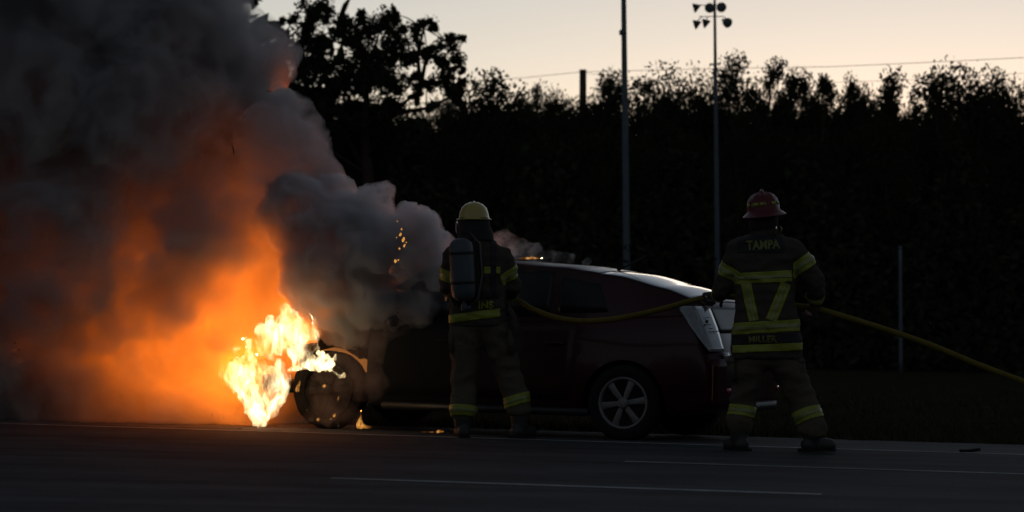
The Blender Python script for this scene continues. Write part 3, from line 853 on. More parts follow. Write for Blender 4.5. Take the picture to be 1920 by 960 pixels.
# burnt front: what is left of it is a ragged, sagging shell without bonnet
bm = body_shell(3.205, 3.58, 14)
for v_ in bm.verts:
    nn_ = noise.noise(v_.co * 5); n2_ = noise.noise(v_.co * 13 + Vector((4, 1, 2)))
    v_.co += Vector((.02 * n2_, .03 * nn_, .03 * nn_ + .02 * n2_))
    if v_.co.z > .55: v_.co.z -= .03 + .12 * max(0, (v_.co.x - 3.1)) * 2
front = bm_obj('burnt_wing', bm, M['charred'], car)
cut = cutters([(FAX, .40)]); COL.objects.link(cut); cut.parent = car
md = front.modifiers.new('b', 'BOOLEAN'); md.object = cut; md.operation = 'DIFFERENCE'; md.solver = 'EXACT'
bpy.context.view_layer.update(); bake(front); sharp(front)
bpy.data.objects.remove(cut)

# greenhouse
roofz = [(.22, 1.16), (.32, 1.21), (.6, 1.30), (1.0, 1.395), (1.5, 1.465), (2.05, 1.495), (2.5, 1.48), (2.8, 1.42), (3.2, 1.20), (3.52, .97)]
roofw = [(.22, .60), (.5, .60), (1.2, .60), (2.6, .585), (3.1, .62), (3.52, .68)]
def gh(x, u):
    """Point on the cabin: u 0 = belt on the near side .. 1 = middle of the roof."""
    zb = interp(belt, x) - .01; zr = interp(roofz, x); wb_ = interp(halfw, x) * .845; wr = min(interp(roofw, x), wb_)
    if zr < zb + .02: zr = zb + .02
    if u < .6:
        t = u / .6
        return Vector((0, wb_ + (wr - wb_) * (t ** 1.25), zb + (zr - .035 - zb) * t))
    t = (u - .6) / .4
    return Vector((0, wr * math.cos(t * math.pi / 2) ** .75 if t < 1 else 0, zr - .035 + .035 * math.sin(t * math.pi / 2)))
US = [0, .05, .2, .35, .5, .57, .62, .68, .74, .82, .9, 1.0]
def cabin(x0, x1, n, us, lift=0.0, both=True, side=NEAR):
    """Sheet of the cabin surface, or both mirrored halves joined over the roof."""
    bm = bmesh.new(); rings = []
    for i in range(n + 1):
        x = x0 + (x1 - x0) * i / n; ring = []
        for u in us:
            p = gh(x, u); c = Vector((0, .0, interp(belt, x) * .9)); d = (p - c); d.x = 0
            p = p + d.normalized() * lift
            ring.append((x, p.y, p.z))
        if both:
            full = [(a, b * side, c) for a, b, c in ring] + [(a, -b * side, c) for a, b, c in ring[:-1][::-1]]
        else: full = [(a, b * side, c) for a, b, c in ring]
        rings.append([bm.verts.new(q_) for q_ in full])
    for a, b in zip(rings, rings[1:]):
        for j in range(len(a) - 1): bm.faces.new((a[j], a[j + 1], b[j + 1], b[j]))
    return bm, rings
bm, rings = cabin(.22, 3.52, 60, US)
bm.faces.new(rings[0]); bm.faces.new(rings[-1][::-1])
bmesh.ops.recalc_face_normals(bm, faces=bm.faces)
rf = bm_obj('roof', bm, M['carpaint'], car)
def thick(bm, t=.004):
    bmesh.ops.recalc_face_normals(bm, faces=bm.faces)
    bmesh.ops.solidify(bm, geom=list(bm.faces), thickness=t)
def pane(name, x0, x1, us, both, side, mat='glass_dark', lift=.006, n=16, slant0=0, slant1=0):
    bm, _ = cabin(x0, x1, n, us, lift, both, side)
    if slant0 or slant1:
        for v_ in bm.verts:
            zb = interp(belt, v_.co.x); t = (v_.co.z - zb) / .45; k = (v_.co.x - x0) / (x1 - x0)
            v_.co.x += t * (slant0 * (1 - k) + slant1 * k)
    thick(bm, .004)
    return bm_obj(name, bm, M[mat], car)
UT = [.645, .70, .76, .84, .92, 1.0]
pane('hatch_glass', .34, 1.14, UT, True, NEAR)
pane('spoiler', .235, .33, [.66, .72, .8, .9, 1.0], True, NEAR, 'carpaint', .012, 6)
pane('roof_glass', 1.17, 1.30, UT, True, NEAR, 'carpaint', .003, 5)
ws = pane('windscreen', 2.84, 3.46, [.62, .7, .78, .88, 1.0], True, NEAR, 'glass_dark', .006, 16)
for s in (NEAR, -NEAR):
    pane('side_window', 1.58, 2.25, [.06, .2, .35, .5, .555], False, s, 'glass_sooty')
    pane('side_window', 2.30, 3.0, [.06, .2, .35, .48, .52], False, s, 'glass_sooty', slant1=-.30)
    pane('quarter_window', 1.02, 1.50, [.1, .2, .35, .45, .5], False, s, 'glass_sooty', slant0=.22)
    # door panels standing a hair proud of the body, with handles
    for (d0, d1, nm) in ((1.30, 2.24, 'door'), (2.26, 3.08, 'door')):
        bm = bmesh.new(); rings = []
        for i in range(15):
            x = d0 + (d1 - d0) * i / 14; ss = section(x)[3:10]
            rings.append([bm.verts.new((x + (.22 * max(0, .55 - z) if d0 < 2 and i < 5 else 0), (y + .003) * s, z)) for y, z in ss])
        for a, b in zip(rings, rings[1:]):
            for j in range(len(a) - 1): bm.faces.new((a[j], a[j + 1], b[j + 1], b[j]))
        thick(bm, .003)
        dr = bm_obj(nm, bm, M['carpaint'], car)
        bm = bmesh.new(); y = (interp(halfw, d0 + .1) * .975 + .02) * s
        branch(bm, [Vector((d0 + .08, y - .015 * s, .80)), Vector((d0 + .11, y + .012 * s, .80)), Vector((d0 + .25, y + .012 * s, .80)), Vector((d0 + .28, y - .015 * s, .80))], [.012, .014, .014, .012], 8)
        bm_obj('handle', bm, M['carpaint'], dr)
    # mirror
    bm = bmesh.new(); bmesh.ops.create_icosphere(bm, subdivisions=3, radius=.1 if s != NEAR else .065, matrix=Matrix.Translation((2.93, s * .93, 1.0 if s != NEAR else .95)) @ Matrix.Diagonal((.8, 1.1, .75, 1)))
    branch(bm, [Vector((2.95, s * .80, .95)), Vector((2.93, s * .9, .98))], [.03, .03], 8)
    bm_obj('mirror', bm, M['blacktrim'], car)
    # sill
    bm = bmesh.new(); branch(bm, [Vector((1.16, s * .845, .23)), Vector((3.05, s * .845, .23))], [.035, .035], 10); bm_obj('sill', bm, M['blacktrim'], car)
bm = bmesh.new(); branch(bm, [Vector((1.24, 0, 1.43)), Vector((1.14, 0, 1.475)), Vector((.98, 0, 1.56))], [.014, .008, .004], 8); bm_obj('antenna', bm, M['blacktrim'], car)

# rear: outline points of a part on the tail, wrapped round the corner
def tail_pt(y, z, lift=.0):
    """Point of the tail at width y, height z: rounded corners, leaning forward with height."""
    x = .03 + .22 * max(0, (z - .74)) / .42 * (1 if z < 1.16 else 1)
    wmax = .80
    e = abs(y) / wmax
    x += .26 * max(0, e - .45) ** 2.2
    return Vector((x - lift, y, z))
def patch(name, poly, mat, nu=8, nv=8, lift=.01, t=.012):
    """Four-cornered patch on the tail; poly: y,z corners a b c d."""
    a, b, c, d = [Vector((p[0], p[1])) for p in poly]; bm = bmesh.new(); g_ = []
    for i in range(nv + 1):
        v_ = i / nv; row = []
        for j in range(nu + 1):
            u_ = j / nu
            q_ = (a * (1 - u_) + b * u_) * (1 - v_) + (d * (1 - u_) + c * u_) * v_
            row.append(bm.verts.new(tail_pt(q_.x, q_.y, lift)))
        g_.append(row)
    for r0_, r1_ in zip(g_, g_[1:]):
        for j in range(nu): bm.faces.new((r0_[j], r0_[j + 1], r1_[j + 1], r1_[j]))
    thick(bm, t)
    return bm_obj(name, bm, M[mat], car)
n_ = NEAR
patch('tailgate', [(-.66, .70), (.66, .70), (.62, 1.15), (-.62, 1.15)], 'carpaint', 20, 8, .0, .03)
patch('rear_glass', [(-.53, .92), (.53, .92), (.50, 1.13), (-.50, 1.13)], 'glass_sooty', 18, 5, .012, .006)
patch('bumper', [(-.84, .30), (.84, .30), (.84, .70), (-.84, .70)], 'carpaint', 26, 6, .07, .05)
patch('bumper_ledge', [(-.45, .60), (.45, .60), (.45, .66), (-.45, .66)], 'alloy', 12, 2, .085, .02)
patch('bumper_trim', [(-.55, .26), (.55, .26), (.60, .33), (-.60, .33)], 'blacktrim', 18, 2, .08, .02)
patch('trim_strip', [(-.30, .835), (.30, .835), (.30, .86), (-.30, .86)], 'chrome', 8, 1, .02, .01)
for s in (1, -1):
    # tall lamp: wide at the top, wrapped round onto the flank
    bm = bmesh.new(); g_ = []
    rows = [(.765, .615, .80), (.80, .60, .812), (.88, .565, .835), (.96, .535, .86), (1.04, .515, .90), (1.10, .505, .86), (1.135, .50, .80)]
    for z, yi, yo in rows:
        row = []
        for j in range(11):
            k = j / 10; y = yi + (min(yo, .80) - yi) * min(1, k * 1.5) if k < .67 else .80
            if k < .67: p = tail_pt(y * s, z, .015)
            else:
                base_ = tail_pt(.775 * s, z, .015); kk = (k - .67) / .33
                wrap = .012 + .13 * max(0, min(1, (z - .76) / .34)) * kk
                p = Vector((base_.x + wrap, s * (.792 + .03 * kk) * (1 - .14 * max(0, z - .9) / .25), z))
            row.append(bm.verts.new(p))
        g_.append(row)
    for r0_, r1_ in zip(g_, g_[1:]):
        for j in range(10): bm.faces.new((r0_[j], r0_[j + 1], r1_[j + 1], r1_[j]))
    thick(bm, .012)
    tl = bm_obj('tail_lamp', bm, M['lens'], car)
    for (y, z, dx, dz) in ((.70, 1.01, .02, .02), (.755, .98, .015, .012), (.69, .955, .03, .006), (.70, .985, .035, .006), (.68, .93, .04, .005), (.66, 1.045, .03, .005), (.62, .93, .03, .005)):
        bm = bmesh.new(); c = tail_pt(y * s, z, .033)
        bmesh.ops.create_cube(bm, size=1, matrix=Matrix.Translation(c) @ Matrix.Rotation(.5 * -s, 4, 'Z') @ Matrix.Diagonal((.008, dx * 1.6, dz * 1.6, 1)))
        bmesh.ops.bevel(bm, geom=list(bm.edges), offset=.002, segments=1, affect='EDGES')
        bm_obj('reflector', bm, M['spark'], tl, False)
    patch('reversing_lamp', [(s * .60, .70), (s * .69, .70), (s * .69, .755), (s * .60, .755)], 'lens', 3, 2, .045, .01)
    patch('marker_lamp', [(s * .58, .42), (s * .70, .42), (s * .70, .46), (s * .58, .46)], 'lens_red', 3, 2, .08, .01)
pl = patch('licence_plate', [(-.155, .755), (.155, .755), (.155, .905), (-.155, .905)], 'plate', 4, 2, .03, .006)
for k in range(6):
    y0 = -.125 + k * .043
    p = patch('plate_letter', [(y0, .80), (y0 + .028, .80), (y0 + .028, .865), (y0, .865)], 'plate_blue', 1, 1, .0385, .002); p.parent = pl

# wheels
def wheel(cx, s, burnt=False, spokes=6):
    wm = empty('wheel', (cx, s * .775, .315)); wm.parent = car
    X = Matrix.Rotation(-s * math.pi / 2, 4, 'X')       # local z of the lathe -> outwards
    bm = bmesh.new()
    if not burnt:
        prof = [(.205, -.10), (.27, -.105), (.305, -.095), (.317, -.07), (.318, .04), (.312, .062), (.29, .078), (.25, .082), (.215, .072), (.208, .05)]
    else:
        prof = [(.205, -.10), (.27, -.10), (.296, -.09), (.303, -.06), (.303, .04), (.296, .058), (.27, .07), (.24, .07), (.215, .066), (.208, .05)]
    lathe(bm, prof, 64, X)
    if burnt:
        for v_ in bm.verts: v_.co *= 1 + .05 * noise.noise(v_.co * 16)
    bm_obj('tyre', bm, M['charred'] if burnt else M['rubber'], wm)
    mt = M['charred'] if burnt else M['alloy']
    bm = bmesh.new()
    lathe(bm, [(.19, -.09), (.20, .055), (.213, .068), (.213, .060), (.222, .072), (.212, .078), (.200, .074), (.193, .062), (.186, -.085)], 64, X)
    bm_obj('rim', bm, mt, wm)
    for k in range(spokes):
        a = 2 * math.pi * k / spokes + .15
        bm = bmesh.new(); P4 = X @ Matrix.Rotation(a, 4, 'Z')
        vs = []
        for r_, hw_, zt in ((.03, .020, .066), (.09, .024, .072), (.15, .027, .070), (.200, .034, .062)):
            vs.append([bm.verts.new(P4 @ Vector((r_, y, z))) for y, z in ((-hw_, zt - .03), (-hw_, zt - .006), (-hw_ * .6, zt), (hw_ * .6, zt), (hw_, zt - .006), (hw_, zt - .03))])
        for a_, b_ in zip(vs, vs[1:]):
            for j in range(6): bm.faces.new((a_[j], a_[(j + 1) % 6], b_[(j + 1) % 6], b_[j]))
        bm.faces.new(vs[0][::-1]); bm.faces.new(vs[-1])
        o = bm_obj('spoke', bm, mt, wm); sharp(o, 30)
    bm = bmesh.new(); lathe(bm, [(.045, .04), (.05, .07), (.04, .082), (.02, .086)], 24, X); bm_obj('hub_cap', bm, mt, wm)
    bm = bmesh.new(); lathe(bm, [(.14, -.03), (.145, -.01), (.14, .0)], 32, X); bm_obj('brake_disc', bm, M['charred'], wm)
    if burnt: wm.scale = (1.12, 1.0, 1.12); wm.location.z = .345
    return wm
wheel(RAX, NEAR); wheel(RAX, -NEAR)
wheel(FAX, NEAR, True, 6); wheel(FAX, -NEAR, True, 6)

# burnt engine bay: arch, strut towers, engine block, hanging front beam, fallen scraps
def rough_box(name, c, s_, mat='charred', amp=.04, seed=0, sub=3, parent=None):
    bm = bmesh.new(); bmesh.ops.create_cube(bm, size=1, matrix=Matrix.Translation(c) @ Matrix.Diagonal((*s_, 1)))
    bmesh.ops.subdivide_edges(bm, edges=list(bm.edges), cuts=sub, use_grid_fill=True)
    for v_ in bm.verts:
        q_ = v_.co * 7 + Vector((seed, seed * 2, 0)); v_.co += Vector((noise.noise(q_), noise.noise(q_ + Vector((9, 0, 0))), noise.noise(q_ + Vector((0, 9, 0))))) * amp
    return bm_obj(name, bm, M[mat], parent or car)
rough_box('strut_tower', (FAX + .08, NEAR * .52, .74), (.24, .24, .40), seed=1)
rough_box('strut_tower', (FAX + .08, -NEAR * .52, .74), (.24, .24, .36), seed=2)
rough_box('engine', (FAX + .22, .05, .55), (.5, .8, .36), seed=3)
rough_box('bulkhead', (3.42, 0, .66), (.12, 1.35, .5), seed=4, sub=5)
rough_box('cowl', (3.36, 0, .93), (.26, 1.3, .1), seed=5, sub=6, amp=.06)
rough_box('chassis_rail', (FAX + .3, NEAR * .42, .36), (1.1, .08, .1), seed=6)
rough_box('chassis_rail', (FAX + .3, -NEAR * .42, .36), (1.1, .08, .1), seed=7)
rough_box('front_beam', (L - .14, 0, .40), (.1, 1.2, .12), seed=8, sub=6, amp=.06)
bm = bmesh.new(); pts = []
for k in range(13):
    a = R(28) + R(150 - 28) * k / 12
    pts.append(Vector((FAX + .36 * math.cos(a) * 1.0, NEAR * .72, .315 + .38 * math.sin(a) + .01 * noise.noise(Vector((k * .9, 0, 0))))))
branch(bm, pts[4:], [.010 + .005 * math.sin(k * .7) for k in range(9)], 8); bm_obj('wheel_arch', bm, M['glow_metal'], car)
bm = bmesh.new()
for a_, b_ in zip(pts[4:-1], pts[5:]):
    i0 = Vector((a_.x, NEAR * .55, a_.z + .0)); i1 = Vector((b_.x, NEAR * .55, b_.z + .0))
    vs = [bm.verts.new(q_) for q_ in (a_, b_, i1, i0)]; bm.faces.new(vs)
thick(bm, .006); bm_obj('inner_arch', bm, M['glow_metal'], car)

# ------------------------------------------------------------------ small fires and embers
def spot(name, label, pts, cat, seed, amp=.01, vox=.008, mat='flame_gas_dim'):
    c = at(*pts[0][:3]); e_ = empty(name, c); props(e_, label, cat)
    bm_ = [(at(px, py, Y) - c, r / FPX * Y) for px, py, Y, r in pts]
    link('flame', puff_mesh(bm_, vox, amp, seed, 9, 3, 2), M[mat], e_)
roofY = 27.25
spot('roof_fire', 'thin line of orange flame burning along the car roof', chain([(972, 485, roofY, 1.6), (988, 484, roofY, 2.4), (1004, 484, roofY, 2.6), (1022, 485, roofY, 1.6)]) + [(997, 478, roofY, 1.6), (998, 480, roofY, 1.2)], 'flames', 21, .012)
spot('ground_fire', 'low flat flame on the asphalt beside the left firefighter', chain([(790, 810, 26.7, 1.6), (800, 810, 26.7, 1.8), (812, 810, 26.7, 1.8)]) + chain([(820, 810, 26.7, 3), (824, 808, 26.7, 3), (831, 810, 26.7, 2)]), 'flames', 22, .01)
spot('boot_fire', 'tiny spark of fire at the left trouser cuff of the left firefighter', chain([(846, 762, 26.75, 1.5), (847, 770, 26.75, 2), (848, 776, 26.75, 1.2)]), 'flames', 23, .01)
for i, (px, py, r) in enumerate([(751, 440, 2.4), (756, 450, 3), (758, 461, 2.4), (749, 466, 1.6), (744, 446, 1.3), (742, 490, 2.6), (747, 488, 1.3), (762, 455, 1.3), (705, 513, 1), (753, 430, 1.6), (745, 415, 1)]):
    c = at(px, py, 27.22); e_ = empty('ember', c); props(e_, 'small orange ember drifting in the dark smoke above the car', 'ember', 'embers in the smoke')
    rr_ = r / FPX * 27.2
    link('flame', puff_mesh([(Vector((0, 0, 0)), rr_), (Vector((rr_ * .6 * math.sin(i), 0, rr_)), rr_ * .7), (Vector((-rr_ * .5 * math.cos(i), 0, -rr_ * .9)), rr_ * .5)], .004, .012, 50 + i, 14, 3, 2), M['flame_small'], e_)
rg = random.Random(4)
for i in range(7):
    px = rg.uniform(230, 470); p = at(px, 0, 27.3); p.z = terr(p.x, 27.3)
    bm = bmesh.new(); bmesh.ops.create_icosphere(bm, subdivisions=1, radius=rg.uniform(.012, .03))
    for v_ in bm.verts: v_.co.z *= .6; v_.co *= 1 + .4 * noise.noise(v_.co * 50 + Vector((i, 0, 0)))
    o = bm_obj('debris', bm, M['charred'], loc=p + Vector((0, rg.uniform(-.9, .1), .01))); props(o, 'charred scrap lying on the asphalt in front of the flames', 'debris', 'charred scraps on the road')
o = rough_box('debris', (0, 0, 0), (.16, .08, .02), amp=.02, seed=5, parent=None); o.parent = None; o.location = road_pt(2.0, .6) + Vector((0, 0, .012))
pp = at(1818, 842, 25.75); o.location = (pp.x, 25.75, gz(pp.x) + .012); props(o, 'small dark scrap lying beside the white edge line at the right', 'debris')

# ------------------------------------------------------------------ firefighters
M['coat'] = mat_basic('turnout_cloth_brown', (.06, .048, .04), .95, spec=.1, nscale=5, namt=.25, bump=.5, bscale=35)
M['trousers'] = mat_basic('turnout_cloth_tan', (.085, .072, .056), .95, spec=.1, nscale=5, namt=.25, bump=.5, bscale=35)
M['lime'] = mat_basic('reflective_lime', (.22, .255, .025), .5, spec=.4, nscale=25, namt=.25)
M['lettering'] = mat_basic('lettering_faded', (.13, .15, .03), .6, nscale=60, namt=.5)
M['silver'] = mat_basic('reflective_silver', (.19, .22, .07), .4, spec=.6, nscale=25, namt=.2)
M['blackcloth'] = mat_basic('black_cloth', (.015, .015, .016), .9, nscale=8, bump=.3)
M['skin'] = mat_basic('skin', (.35, .22, .16), .6, nscale=9, namt=.1)
M['glove'] = mat_basic('leather_glove', (.05, .04, .03), .8, nscale=10, bump=.4)
M['boot'] = mat_basic('boot_rubber', (.02, .02, .02), .6, nscale=9)
M['yellowhelmet'] = mat_basic('helmet_yellow', (.36, .27, .05), .4, spec=.5, nscale=8, namt=.2, coat=.6)
M['redhelmet'] = mat_basic('helmet_red', (.085, .004, .007), .5, spec=.3, nscale=8, namt=.2, coat=.1)
M['tank'] = mat_basic('air_tank_blue_grey', (.05, .065, .08), .5, spec=.4, nscale=6, namt=.25)
M['hose'] = mat_basic('hose_yellow', (.13, .10, .015), .8, spec=.2, nscale=14, namt=.35, bump=.3, bscale=60)
M['nozzle'] = mat_basic('nozzle_black', (.02, .02, .02), .4)

def taper(bm, p0, r0, p1, r1, n=14, k=7):
    """Rounded tapered limb piece."""
    d = p1 - p0; L_ = d.length; z = d.normalized()
    u = z.cross(Vector((.3, 1, .2))).normalized(); w_ = z.cross(u)
    rings = []
    prof = [(-math.cos(a) * r0, math.sin(a) * r0) for a in (math.pi / 2 * i / 3 for i in range(1, 4))] if r0 else []
    prof = [(-math.cos(math.pi / 2 * i / 3) * r0, math.sin(math.pi / 2 * i / 3) * r0) for i in (1, 2, 3)]
    prof += [(L_ * i / k, r0 + (r1 - r0) * i / k) for i in range(1, k)]
    prof += [(L_ + math.sin(math.pi / 2 * i / 3) * r1, math.cos(math.pi / 2 * i / 3) * r1) for i in (0, 1, 2)]
    for s_, r_ in prof:
        rings.append([bm.verts.new(p0 + z * s_ + (u * math.cos(2 * math.pi * j / n) + w_ * math.sin(2 * math.pi * j / n)) * r_) for j in range(n)])
    for a, b in zip(rings, rings[1:]):
        for j in range(n): bm.faces.new((a[j], a[(j + 1) % n], b[(j + 1) % n], b[j]))
    bm.faces.new(rings[0][::-1]); bm.faces.new(rings[-1])
def limb(bm, pts):
    """pts: [(Vector, radius)] joined by tapered pieces."""
    for (a, ra), (b, rb) in zip(pts, pts[1:]): taper(bm, a, ra, b, rb)
def trunk_loft(bm, rings_, n=28):
    """rings_: (centre, half width, half depth)."""
    rr = []
    for c, a, b in rings_:
        rr.append([bm.verts.new(c + Vector((a * abs(math.cos(t)) ** .85 * (1 if math.cos(t) > 0 else -1), b * abs(math.sin(t)) ** .85 * (1 if math.sin(t) > 0 else -1), 0))) for t in (2 * math.pi * k / n for k in range(n))])
    for a, b in zip(rr, rr[1:]):
        for j in range(n): bm.faces.new((a[j], a[(j + 1) % n], b[(j + 1) % n], b[j]))
    bm.faces.new(rr[0][::-1]); bm.faces.new(rr[-1])
def fuse(name, bm, vox, mat, parent, smooth=6, fold=0, ffreq=9, seed=0, fz=.45):
    """Melt the pieces in bm to one continuous surface, with cloth folds."""
    bmesh.ops.recalc_face_normals(bm, faces=bm.faces)
    me = bpy.data.meshes.new('tmp'); bm.to_mesh(me); bm.free()
    o = bpy.data.objects.new('tmp', me); COL.objects.link(o)
    md = o.modifiers.new('r', 'REMESH'); md.mode = 'VOXEL'; md.voxel_size = vox
    sm = o.modifiers.new('s', 'SMOOTH'); sm.iterations = smooth; sm.factor = .6
    me2 = bpy.data.meshes.new_from_object(o.evaluated_get(bpy.context.evaluated_depsgraph_get()))
    bpy.data.objects.remove(o); bpy.data.meshes.remove(me)
    if fold:
        off = Vector((seed * 3.3, seed * 1.7, seed))
        for v_, n__ in [(v_, v_.normal.copy()) for v_ in me2.vertices]:
            p = Vector((v_.co.x, v_.co.y, v_.co.z / fz)) + off
            v_.co += n__ * fold * ((.25 - abs(noise.noise(p * ffreq * .5))) * 1.6 + .6 * noise.noise(p * ffreq))
    for p in me2.polygons: p.use_smooth = True
    me2.name = name
    return link(name, me2, mat, parent)
def band(src, planes, pred, off, name, mat, parent, t=.003):
    """Strip of cloth cut out of the surface of src between planes and laid on it."""
    bm = bmesh.new(); bm.from_mesh(src.data)
    for co, no in planes:
        bmesh.ops.bisect_plane(bm, geom=list(bm.verts) + list(bm.edges) + list(bm.faces), plane_co=co, plane_no=no, clear_inner=True)
    kill = [f for f in bm.faces if not pred(f.calc_center_median(), f.normal)]
    bmesh.ops.delete(bm, geom=kill, context='FACES')
    if not bm.faces:
        bm.free(); print('EMPTY BAND', name); return None
    bm.normal_update()
    mv = [(v_, v_.normal.copy()) for v_ in bm.verts]
    for v_, n__ in mv: v_.co += n__ * off
    bmesh.ops.solidify(bm, geom=list(bm.faces), thickness=t)
    me = bpy.data.meshes.new(name); bm.to_mesh(me); bm.free()
    for p in me.polygons: p.use_smooth = True
    return link(name, me, mat, parent)
def ring_band(src, c, axis, w_, R_, parent, off=.006, name='reflective_band', extra=None):
    """Band of width w_ round a limb at c, at right angles to axis; with its silver middle strip."""
    axis = axis.normalized()
    near_ = lambda p, n__: (p - c).length < R_ and (extra is None or extra(p, n__))
    b = band(src, [(c - axis * w_ / 2, axis), (c + axis * w_ / 2, -axis)], near_, off, name, M['lime'], parent)
    if b:
        s_ = band(src, [(c - axis * w_ * .17, axis), (c + axis * w_ * .17, -axis)], near_, off + .003, 'silver_strip', M['silver'], b)
    return b
def text_on(src_objs, body_, size, px_l, dirn, parent, name='lettering', mat='lime', squeeze=1.0, off=.012, rotz=0):
    """Lettering laid on the back: px_l = lower left corner (local), projected along +y onto the cloth."""
    cu = bpy.data.curves.new('t', 'FONT'); cu.body = body_; cu.size = size; cu.offset = size * .035; cu.resolution_u = 3
    to = bpy.data.objects.new('t', cu); COL.objects.link(to)
    me = bpy.data.meshes.new_from_object(to.evaluated_get(bpy.context.evaluated_depsgraph_get()))
    bpy.data.objects.remove(to)
    bm = bmesh.new(); bm.from_mesh(me)
    bmesh.ops.triangulate(bm, faces=bm.faces)
    bmesh.ops.subdivide_edges(bm, edges=[e for e in bm.edges if e.calc_length() > size * .25], cuts=2)
    trees = []
    for s_ in src_objs:
        b2 = bmesh.new(); b2.from_mesh(s_.data); trees.append(BVHTree.FromBMesh(b2)); b2.free()
    cr, sr = math.cos(rotz), math.sin(rotz)
    for v_ in bm.verts:
        x, z = v_.co.x * squeeze, v_.co.y
        x, z = x * cr - z * sr, x * sr + z * cr
        p = Vector((px_l.x + x, -1.0, px_l.z + z)); best = None
        for t_ in trees:
            h = t_.ray_cast(p, Vector((0, 1, 0)))
            if h[0] is not None and (best is None or h[0].y < best): best = h[0].y
        v_.co = Vector((p.x, (best if best is not None else px_l.y) - off, p.z))
    bmesh.ops.solidify(bm, geom=list(bm.faces), thickness=.003)
    me2 = bpy.data.meshes.new(name); bm.to_mesh(me2); bm.free(); bpy.data.meshes.remove(me)
    return link(name, me2, M[mat], parent)

def hand(bm, wrist, palm_dir, curl_dir, side_dir, s_=1.0):
    """Palm, four unequal curled fingers and a thumb; palm_dir wrist->knuckles, curl_dir towards the held hose, side_dir towards the thumb."""
    pd, cd, sd_ = palm_dir.normalized(), curl_dir.normalized(), side_dir.normalized()
    k = wrist + pd * .085 * s_
    for j, off_ in enumerate((-.032, -.011, .011, .032)):
        limb(bm, [(wrist + sd_ * off_ * .5 * s_, .024 * s_), (k + sd_ * off_ * s_, .019 * s_)])
        l1 = (.034, .040, .042, .036)[j] * s_; base_ = k + sd_ * off_ * s_
        a = base_ + (pd * .8 + cd * .6) * l1; b = a + (cd * .95 - pd * .05) * l1 * .85; c = b + (cd * .25 - pd * .95) * l1 * .7
        limb(bm, [(base_, .0125 * s_), (a, .0118 * s_), (b, .011 * s_), (c, .0098 * s_)])
    tb = wrist + pd * .03 * s_ + sd_ * .034 * s_
    limb(bm, [(tb, .016 * s_), (tb + (sd_ * .7 + pd * .5 + cd * .5) * .04 * s_, .013 * s_), (tb + (sd_ * .6 + pd * .9 + cd * 1.4) * .055 * s_, .011 * s_)])

def head_pieces(bm, c, s_=1.0, turn=0.0):
    """Skull, jaw, nose, ears; the face looks away from the camera (+y) turned by turn."""
    Rz = Matrix.Rotation(turn, 3, 'Z')
    def P_(x, y, z): return c + Rz @ Vector((x, y, z)) * s_
    def ball(x, y, z, a, b, d):
        bmesh.ops.create_icosphere(bm, subdivisions=3, radius=1, matrix=Matrix.Translation(P_(x, y, z)) @ Rz.to_4x4() @ Matrix.Diagonal((a * s_, b * s_, d * s_, 1)))
    ball(0, 0, .03, .077, .097, .095)
    ball(0, .03, -.045, .058, .068, .07)
    ball(0, .055, -.09, .03, .03, .028)
    limb(bm, [(P_(0, .09, .015), .010 * s_), (P_(0, .112, -.018), .015 * s_)])
    for sx_ in (-1, 1):
        ball(sx_ * .080, -.005, -.005, .012, .022, .034)
        ball(sx_ * .031, .086, .018, .016, .012, .012)
    ball(0, .095, -.052, .026, .012, .009)
    return P_

